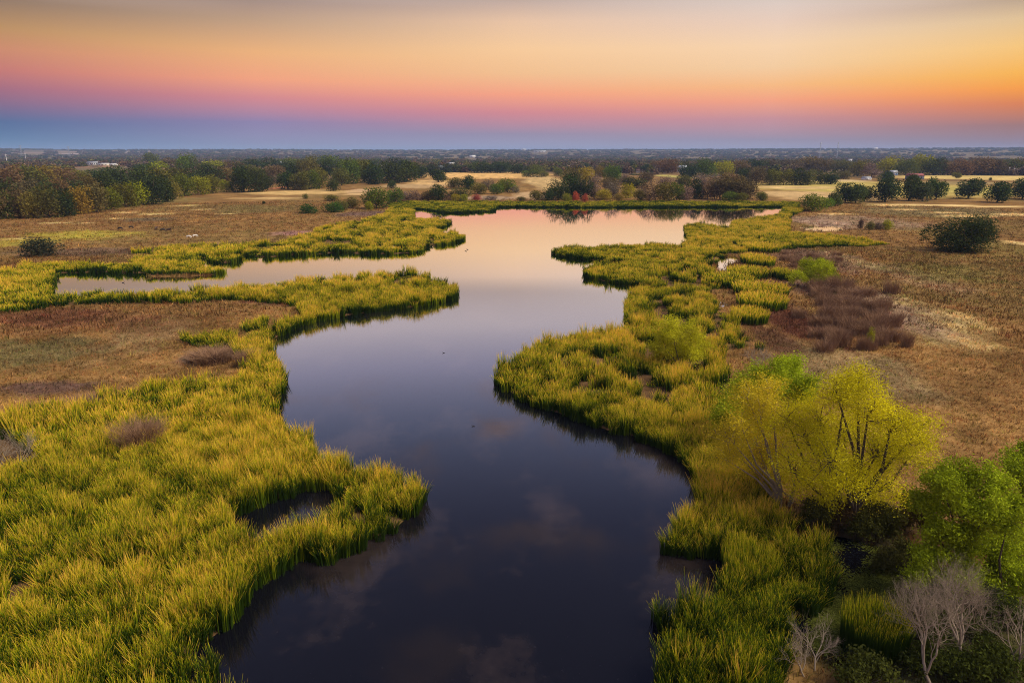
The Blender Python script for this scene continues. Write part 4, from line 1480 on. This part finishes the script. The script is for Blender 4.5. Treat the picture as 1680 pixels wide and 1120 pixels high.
def house(name, px, py, wp, hp, wall, roof, lab, gable=.45, windows=3, door=True, doormat=None, group=None, deep=.6, cat='house'):
    f, z, mpp = foot(px, py)
    w, h = wp * mpp, hp * mpp
    CLEAR.append((f[0], f[1], w))
    d = w * deep
    he = h * (1 - gable)
    e = empty(name, (f[0], f[1], z))
    tag(e, lab, cat, group)
    b = MB()
    b.box(-w / 2, 0, -.5, w / 2, d, he)
    b.build('wall', wall, e)
    r = MB()
    o = .03 * w
    ym = d / 2
    V = [(-w / 2 - o, -o, he - .02), (w / 2 + o, -o, he - .02), (w / 2 + o, d + o, he - .02), (-w / 2 - o, d + o, he - .02), (-w / 2 - o, ym, h), (w / 2 + o, ym, h)]
    r.add(V, [(0, 1, 5, 4), (2, 3, 4, 5), (3, 2, 1, 0)], [(0, 4, 3), (1, 2, 5)])
    r.build('roof', roof, e)
    for k in range(windows):
        x = w * (-.5 + (k + .5) / windows + (.06 if door else 0))
        q = MB(); q.box(x - w * .045, -.06, he * .42, x + w * .045, .02, he * .78); q.build('window', M_GLASS, e)
    if door:
        q = MB(); q.box(-w * .09, -.08, 0, w * .03, .02, he * .72); q.build('door', doormat or M_BROWNROOF, e)
    return e


house("farm_building", 151, 271.5, 17, 5.5, M_WHITE, M_GREYROOF, "long white farm building, left of the two sheds behind the left wood", .25, 5, cat='building')
house("farm_building", 168, 272.5, 15, 4.2, M_CREAM, M_WHITE, "cream farm shed, right of the two sheds behind the left wood", .25, 3, cat='building')
house("farm_building", 184, 272, 14, 3.4, M_WHITE, M_WHITE, "low white shed at the right end of the left farm", .25, 2, cat='building')
house("white_house", 458, 269.5, 13, 4, M_WHITE, M_GREYROOF, "white house half hidden in the woods above the left pasture's end", .4, 3)
house("white_house", 474, 270, 5, 3.2, M_WHITE, M_GREYROOF, "tiny white outbuilding right of the white house in the woods", .4, 1)
house("white_house", 600, 273.5, 16, 5, M_WHITE, M_CREAM, "white house, first from the left in the hamlet behind the dark wood", .35, 3)
house("white_house", 619, 273, 12, 3.8, M_CREAM, M_WHITE, "cream house, second from the left in the hamlet behind the dark wood", .35, 3)
house("white_house", 636, 269, 9, 4.6, M_WHITE, M_BROWNROOF, "white house with brown roof, third in the hamlet behind the dark wood", .45, 2)
house("white_house", 641, 273, 15, 3.4, M_WHITE, M_WHITE, "low white building, fourth in the hamlet behind the dark wood", .25, 3)
house("white_house", 653, 266.5, 6, 4, M_WHITE, M_GREYROOF, "small white house highest in the hamlet behind the dark wood", .5, 1)
house("white_house", 706, 276.5, 12, 4, M_WHITE, M_GREYROOF, "white house, left of the pair behind the golden field", .45, 2)
house("white_house", 724, 276, 10, 4, M_WHITE, M_GREYROOF, "white house, right of the pair behind the golden field", .45, 2)
house("white_house", 741, 270.5, 9, 4, M_CREAM, M_WHITE, "cream house in the woods above the golden field", .45, 2)
house("white_house", 775, 260.5, 9, 4, M_WHITE, M_WHITE, "lone white house far off in the brown woods at centre", .4, 2)
house("white_warehouse", 886, 257.5, 19, 2.6, M_WHITE, M_WHITE, "long white warehouse far off below the horizon", .25, 4, cat='warehouse')
house("white_warehouse", 859, 255.6, 8, 2.2, M_WHITE, M_WHITE, "short white warehouse left of the long one far off", .25, 2, cat='warehouse')
house("brick_house", 1051, 284, 13, 6, M_CREAM, M_BROWNROOF, "small house with pinkish brown roof left of the white farmhouse", .45, 2)
house("farmhouse", 1119, 283, 15, 11, M_WHITE, M_GREYROOF, "white farmhouse with pale blue grey roof above the pond's far corner", .5, 3)
house("farm_shed", 1423, 295.5, 13, 5, M_WHITE, M_GREYROOF, "low open sided white shed left of the open oaks", .4, 2, True, M_SLATE, cat='shed')
house("blue_house", 1467, 288.5, 11, 8.5, M_BLUE, M_GREYROOF, "blue house with bright metal roof left of the dark red barn", .45, 2)
house("barn", 1504, 295, 23, 9.5, M_SLATE, M_RED, "dark slate barn with red roof behind the open oaks", .35, 2, True, M_RED, cat='barn')
house("blue_house", 1541, 285.5, 12, 4, M_BLUE, M_GREYROOF, "low blue house at the edge of the woods right of the barn", .4, 2)
house("white_house", 1396, 264, 8, 3, M_WHITE, M_WHITE, "tiny white house far off in the woods on the right", .4, 2)
house("white_house", 1435, 256.2, 7, 2.4, M_WHITE, M_WHITE, "tiny white house just below the right horizon", .4, 2)
house("white_house", 262, 252.5, 5, 2.6, M_WHITE, M_WHITE, "tiny white house on the far slope left of centre", .4, 2)
far_woods()


def pylon(px, py, top, lab, group=None, thick=.5):
    f = ground(px, py)
    z = terrain(np.array([f[0]]), np.array([f[1]]))[0]
    d = raydir(px, top)
    hh = H + d[2] * f[1] / d[1] - z
    e = empty("power_pylon", (f[0], f[1], z))
    tag(e, lab, "pylon", group)
    b = MB()
    w = hh * .09
    for sx in (-1, 1):
        for sy in (-1, 1):
            b.tube([(sx * w, sy * w, -1), (sx * w * .35, sy * w * .35, hh * .6), (sx * w * .15, sy * w * .15, hh)], [thick, thick * .8, thick * .5], 4)
    for k in range(7):
        z0, z1 = hh * k / 7, hh * (k + 1) / 7
        q = lambda zz: w * (1 - .65 * zz / (hh * .6)) if zz < hh * .6 else w * (.35 - .2 * (zz - hh * .6) / (hh * .4))
        for s in (-1, 1):
            b.tube([(-q(z0), s * q(z0), z0), (q(z1), s * q(z1), z1)], thick * .5, 4)
            b.tube([(q(z0), s * q(z0), z0), (-q(z1), s * q(z1), z1)], thick * .5, 4)
    b.build("lattice_tower", M_STEEL, e)
    for zz in (.70, .82, .94):
        a = MB()
        L = hh * (.20 - .08 * (zz - .7) / .24)
        a.tube([(-L, 0, hh * zz), (0, 0, hh * zz + .8), (L, 0, hh * zz)], thick * .7, 4)
        a.build("crossarm", M_STEEL, e)
    return e


pylon(37, 262, 238, "steel lattice pylon, leftmost on the left horizon")
pylon(115, 262, 240, "steel lattice pylon above the cleared slope on the left horizon")
for k, px in enumerate((245, 258, 272, 283, 296, 308)):
    pylon(px, 254.4, 240.5 + (k * 5 % 4), "tiny distant pylon in the cluster on the left horizon", "distant pylons left of centre", .8)


def pole(px, py, top, lab, mat=M_WHITE, r=.22, arm=True):
    f = ground(px, py)
    z = terrain(np.array([f[0]]), np.array([f[1]]))[0]
    d = raydir(px, top)
    hh = H + d[2] * f[1] / d[1] - z
    e = empty("utility_pole", (f[0], f[1], z))
    tag(e, lab, "pole")
    b = MB(); b.tube([(0, 0, -.5), (0, 0, hh)], [r, r * .7], 6); b.build("shaft", mat, e)
    if arm:
        b = MB(); b.box(-hh * .12, -r, hh * .92, hh * .12, r, hh * .95); b.build("crossarm", mat, e)


pole(12, 269, 253, "white pole, leftmost above the left wood", r=.55)
pole(43, 265, 252, "white pole above the left wood below the second pylon's left", r=.5)
pole(70, 265, 257, "short white pole above the left wood's middle", r=.4)
pole(104, 264, 256, "short white pole left of the second pylon's foot", r=.4)
pole(1552, 287, 277, "thin grey pole at the far edge of the right field", M_WOOD)
pole(1654, 288, 275, "white pole, left of the pair at the right field's far edge", r=.42)
pole(1662, 288, 276, "white pole, right of the pair at the right field's far edge", r=.36)


def mast(px, top, lab):
    D = 2600
    d = raydir(px, 252)
    x, y = d[0] / d[1] * D, D
    z = terrain(np.array([x]), np.array([float(y)]))[0]
    dt = raydir(px, top)
    hh = H + dt[2] * y / dt[1] - z
    e = empty("radio_mast", (x, y, z))
    tag(e, lab, "radio mast")
    b = MB()
    for k in range(3):
        a = k * 2 * PI / 3
        b.tube([(2.2 * math.cos(a), 2.2 * math.sin(a), -2), (1.6 * math.cos(a), 1.6 * math.sin(a), hh)], .32, 4)
    for k in range(24):
        a, c = k * 2 * PI / 3, (k + 1) * 2 * PI / 3
        b.tube([(2 * math.cos(a), 2 * math.sin(a), hh * k / 24), (2 * math.cos(c), 2 * math.sin(c), hh * (k + 1) / 24)], .35, 4)
    b.build("lattice_shaft", M_STEEL, e)
    a = MB(); a.tube([(0, 0, hh * .90), (0, 0, hh)], 1.7, 8); a.build("antenna_cluster", M_STEEL, e)


mast(1345, 234, "slender radio mast, left of the pair on the right horizon")
mast(1373.5, 233, "slender radio mast, right of the pair on the right horizon")


def water_tower():
    D = 6500
    d = raydir(1461, 252)
    x, y = d[0] / d[1] * D, D
    z = terrain(np.array([x]), np.array([float(y)]))[0]
    hh = H + raydir(1461, 243.6)[2] * D / raydir(1461, 243.6)[1] - z
    e = empty("water_tower", (x, y, z))
    tag(e, "small dark water tower standing on the right horizon", "water tower")
    b = MB(); b.tube([(0, 0, -2), (0, 0, hh * .7)], 5, 10); b.build("column", M_STEEL, e)
    b = MB()
    r = hh * .2
    b.tube([(0, 0, hh * .6), (0, 0, hh * .68), (0, 0, hh * .8), (0, 0, hh * .92), (0, 0, hh)], [4, 10, 13, 10, 2], 14)
    b.build("tank", M_STEEL, e, True)


water_tower()


# ------------------------------------------------------------------ animals
def skinned(name, nodes, edges, mat, sub=2):
    me = bpy.data.meshes.new(name)
    me.from_pydata([n[:3] for n in nodes], edges, [])
    o = bpy.data.objects.new(name, me)
    COL.objects.link(o)
    sk = o.modifiers.new('skin', 'SKIN')
    for v, n in zip(me.skin_vertices[0].data, nodes):
        v.radius = (n[3], n[4] if len(n) > 4 else n[3])
    me.skin_vertices[0].data[0].use_root = True
    ss = o.modifiers.new('sub', 'SUBSURF')
    ss.levels = ss.render_levels = sub
    dg = bpy.context.evaluated_depsgraph_get()
    m2 = bpy.data.meshes.new_from_object(o.evaluated_get(dg))
    bpy.data.objects.remove(o)
    m2.materials.clear()
    m2.materials.append(mat)
    return m2


def cow_mesh(mat, graze=True):
    n = [(-.70, 0, 1.02, .24, .27), (-.25, 0, .98, .30, .33), (.25, 0, .98, .29, .34), (.62, 0, 1.05, .22, .28)]
    e = [(0, 1), (1, 2), (2, 3)]
    if graze: n += [(.95, 0, .82, .13, .17), (1.12, 0, .45, .11, .14), (1.24, 0, .22, .07, .09)]
    else: n += [(.92, 0, 1.28, .13, .17), (1.12, 0, 1.42, .12, .14), (1.38, 0, 1.30, .075, .09)]
    e += [(3, 4), (4, 5), (5, 6)]
    for sx, top in ((3, .62), (0, -.70)):
        for s in (-1, 1):
            k = len(n)
            fx = top + (.02 if sx == 3 else .04)
            n += [(fx, s * .17, .70, .11), (fx + (.03 if sx == 3 else -.10), s * .18, .40, .065), (fx + .0, s * .18, .04, .055)]
            e += [(sx, k), (k, k + 1), (k + 1, k + 2)]
    k = len(n)
    n += [(-.98, 0, .98, .04), (-1.05, 0, .50, .03)]
    e += [(0, k), (k, k + 1)]
    k = len(n)
    hx, hz = (1.12, .52) if graze else (1.10, 1.50)
    n += [(hx, -.18, hz + .03, .035), (hx, .18, hz + .03, .035)]
    e += [(5, k), (5, k + 1)]
    return skinned("cow", n, e, mat)


def animal(name, me, px, py, rz, sc, lab, cat, group=None):
    f = ground(px, py)
    o = link(name, me)
    o.location = (f[0], f[1], .2)
    o.rotation_euler = (0, 0, rz)
    o.scale = (sc, sc, sc)
    tag(o, lab, cat, group)
    return o


CB, CBR, CW = cow_mesh(M_COW), cow_mesh(M_BROWNCOW, False), cow_mesh(M_WCOW)
animal("cow", CB, 198, 378.5, PI - .1, .8, "black cow grazing, leftmost animal in the left pasture", "cow", "cattle in the left pasture")
animal("cow", cow_mesh(M_COW), 215, 376, .2, .7, "black cow, second animal from the left in the left pasture", "cow", "cattle in the left pasture")
animal("cow", CBR, 256.5, 379, PI / 2, .8, "dark cow seen end on, standing left of the two cows close together", "cow", "cattle in the left pasture")
animal("cow", CB, 268, 381.5, PI + .2, .85, "black cow grazing, left of the two cows close together", "cow", "cattle in the left pasture")
animal("cow", CBR, 277, 381.5, -.2, .85, "brown black cow standing, right of the two cows close together", "cow", "cattle in the left pasture")
animal("cow", CW, 310, 392, .1, .7, "white cow grazing, left of the two white cows above the reeds", "cow", "cattle in the left pasture")
animal("cow", CW, 320.5, 390.5, .6, .68, "white cow, right of the two white cows above the reeds", "cow", "cattle in the left pasture")


def egret():
    f = ground(647.5, 413)
    e = empty("egret", (f[0], f[1], 0), 2.6)
    tag(e, "white egret standing at the water's edge beside the far left reeds", "egret")
    n = [(-.28, 0, .52, .05), (-.08, 0, .58, .15, .13), (.14, 0, .66, .12, .12), (.26, 0, .82, .05), (.20, 0, .98, .04), (.28, 0, 1.10, .045), (.36, 0, 1.10, .03)]
    ed = [(0, 1), (1, 2), (2, 3), (3, 4), (4, 5), (5, 6)]
    n += [(0, -.07, .36, .02), (0, -.07, -.15, .018), (0, .07, .36, .02), (0, .07, -.15, .018)]
    ed += [(1, 7), (7, 8), (1, 9), (9, 10)]
    link("body", skinned("egret", n, ed, M_FEATHER), None, e)
    b = MB(); b.tube([(.36, 0, 1.10), (.52, 0, 1.08)], [.02, .004], 6); b.build("bill", M_BEAK, e)
    e.scale = (1.25, 1.25, 1.25)


egret()


def duck_mesh():
    n = [(-.30, 0, .10, .03), (-.14, 0, .07, .10, .085), (.06, 0, .07, .115, .10), (.20, 0, .12, .055), (.23, 0, .22, .04), (.28, 0, .28, .055), (.36, 0, .265, .028), (.43, 0, .255, .02)]
    return skinned("duck", n, [(i, i + 1) for i in range(7)], M_DUCK)


DK = duck_mesh()
for (px, py, rz, sc, lab) in ((764, 412, .3, .9, "dark duck, left of the close pair on the bright open water"), (767, 409.5, 2.6, .9, "dark duck, right of the close pair on the bright open water"),
                              (728, 579, 2.9, .5, "lone small duck on the violet water in mid pond"), (777, 699, 2.8, .5, "lone duck swimming on the dark near water"),
                              (202, 464, 0, .8, "small duck in the narrow bright inlet on the left")):
    f = ground(px, py)
    e = link("duck", DK)
    e.location = (f[0], f[1], -.02)
    e.rotation_euler = (0, 0, rz)
    e.scale = (sc,) * 3
    tag(e, lab, "duck", "ducks on the pond")


# ------------------------------------------------------------------ air
def haze(density):
    b = MB()
    b.box(-13800, -700, -8, 13800, 13900, 118)
    m = newmat("haze_air")
    v = N(m.node_tree, 'ShaderNodeVolumePrincipled')
    v.inputs['Color'].default_value = (.45, .64, 1.0, 1)
    v.inputs['Density'].default_value = density
    v.inputs['Anisotropy'].default_value = 0
    o = N(m.node_tree, 'ShaderNodeOutputMaterial')
    m.node_tree.links.new(v.outputs[0], o.inputs['Volume'])
    h = b.build("haze", m)
    tag(h, "thin blue evening haze over the plain", "haze", kind='stuff')


haze(9e-5)
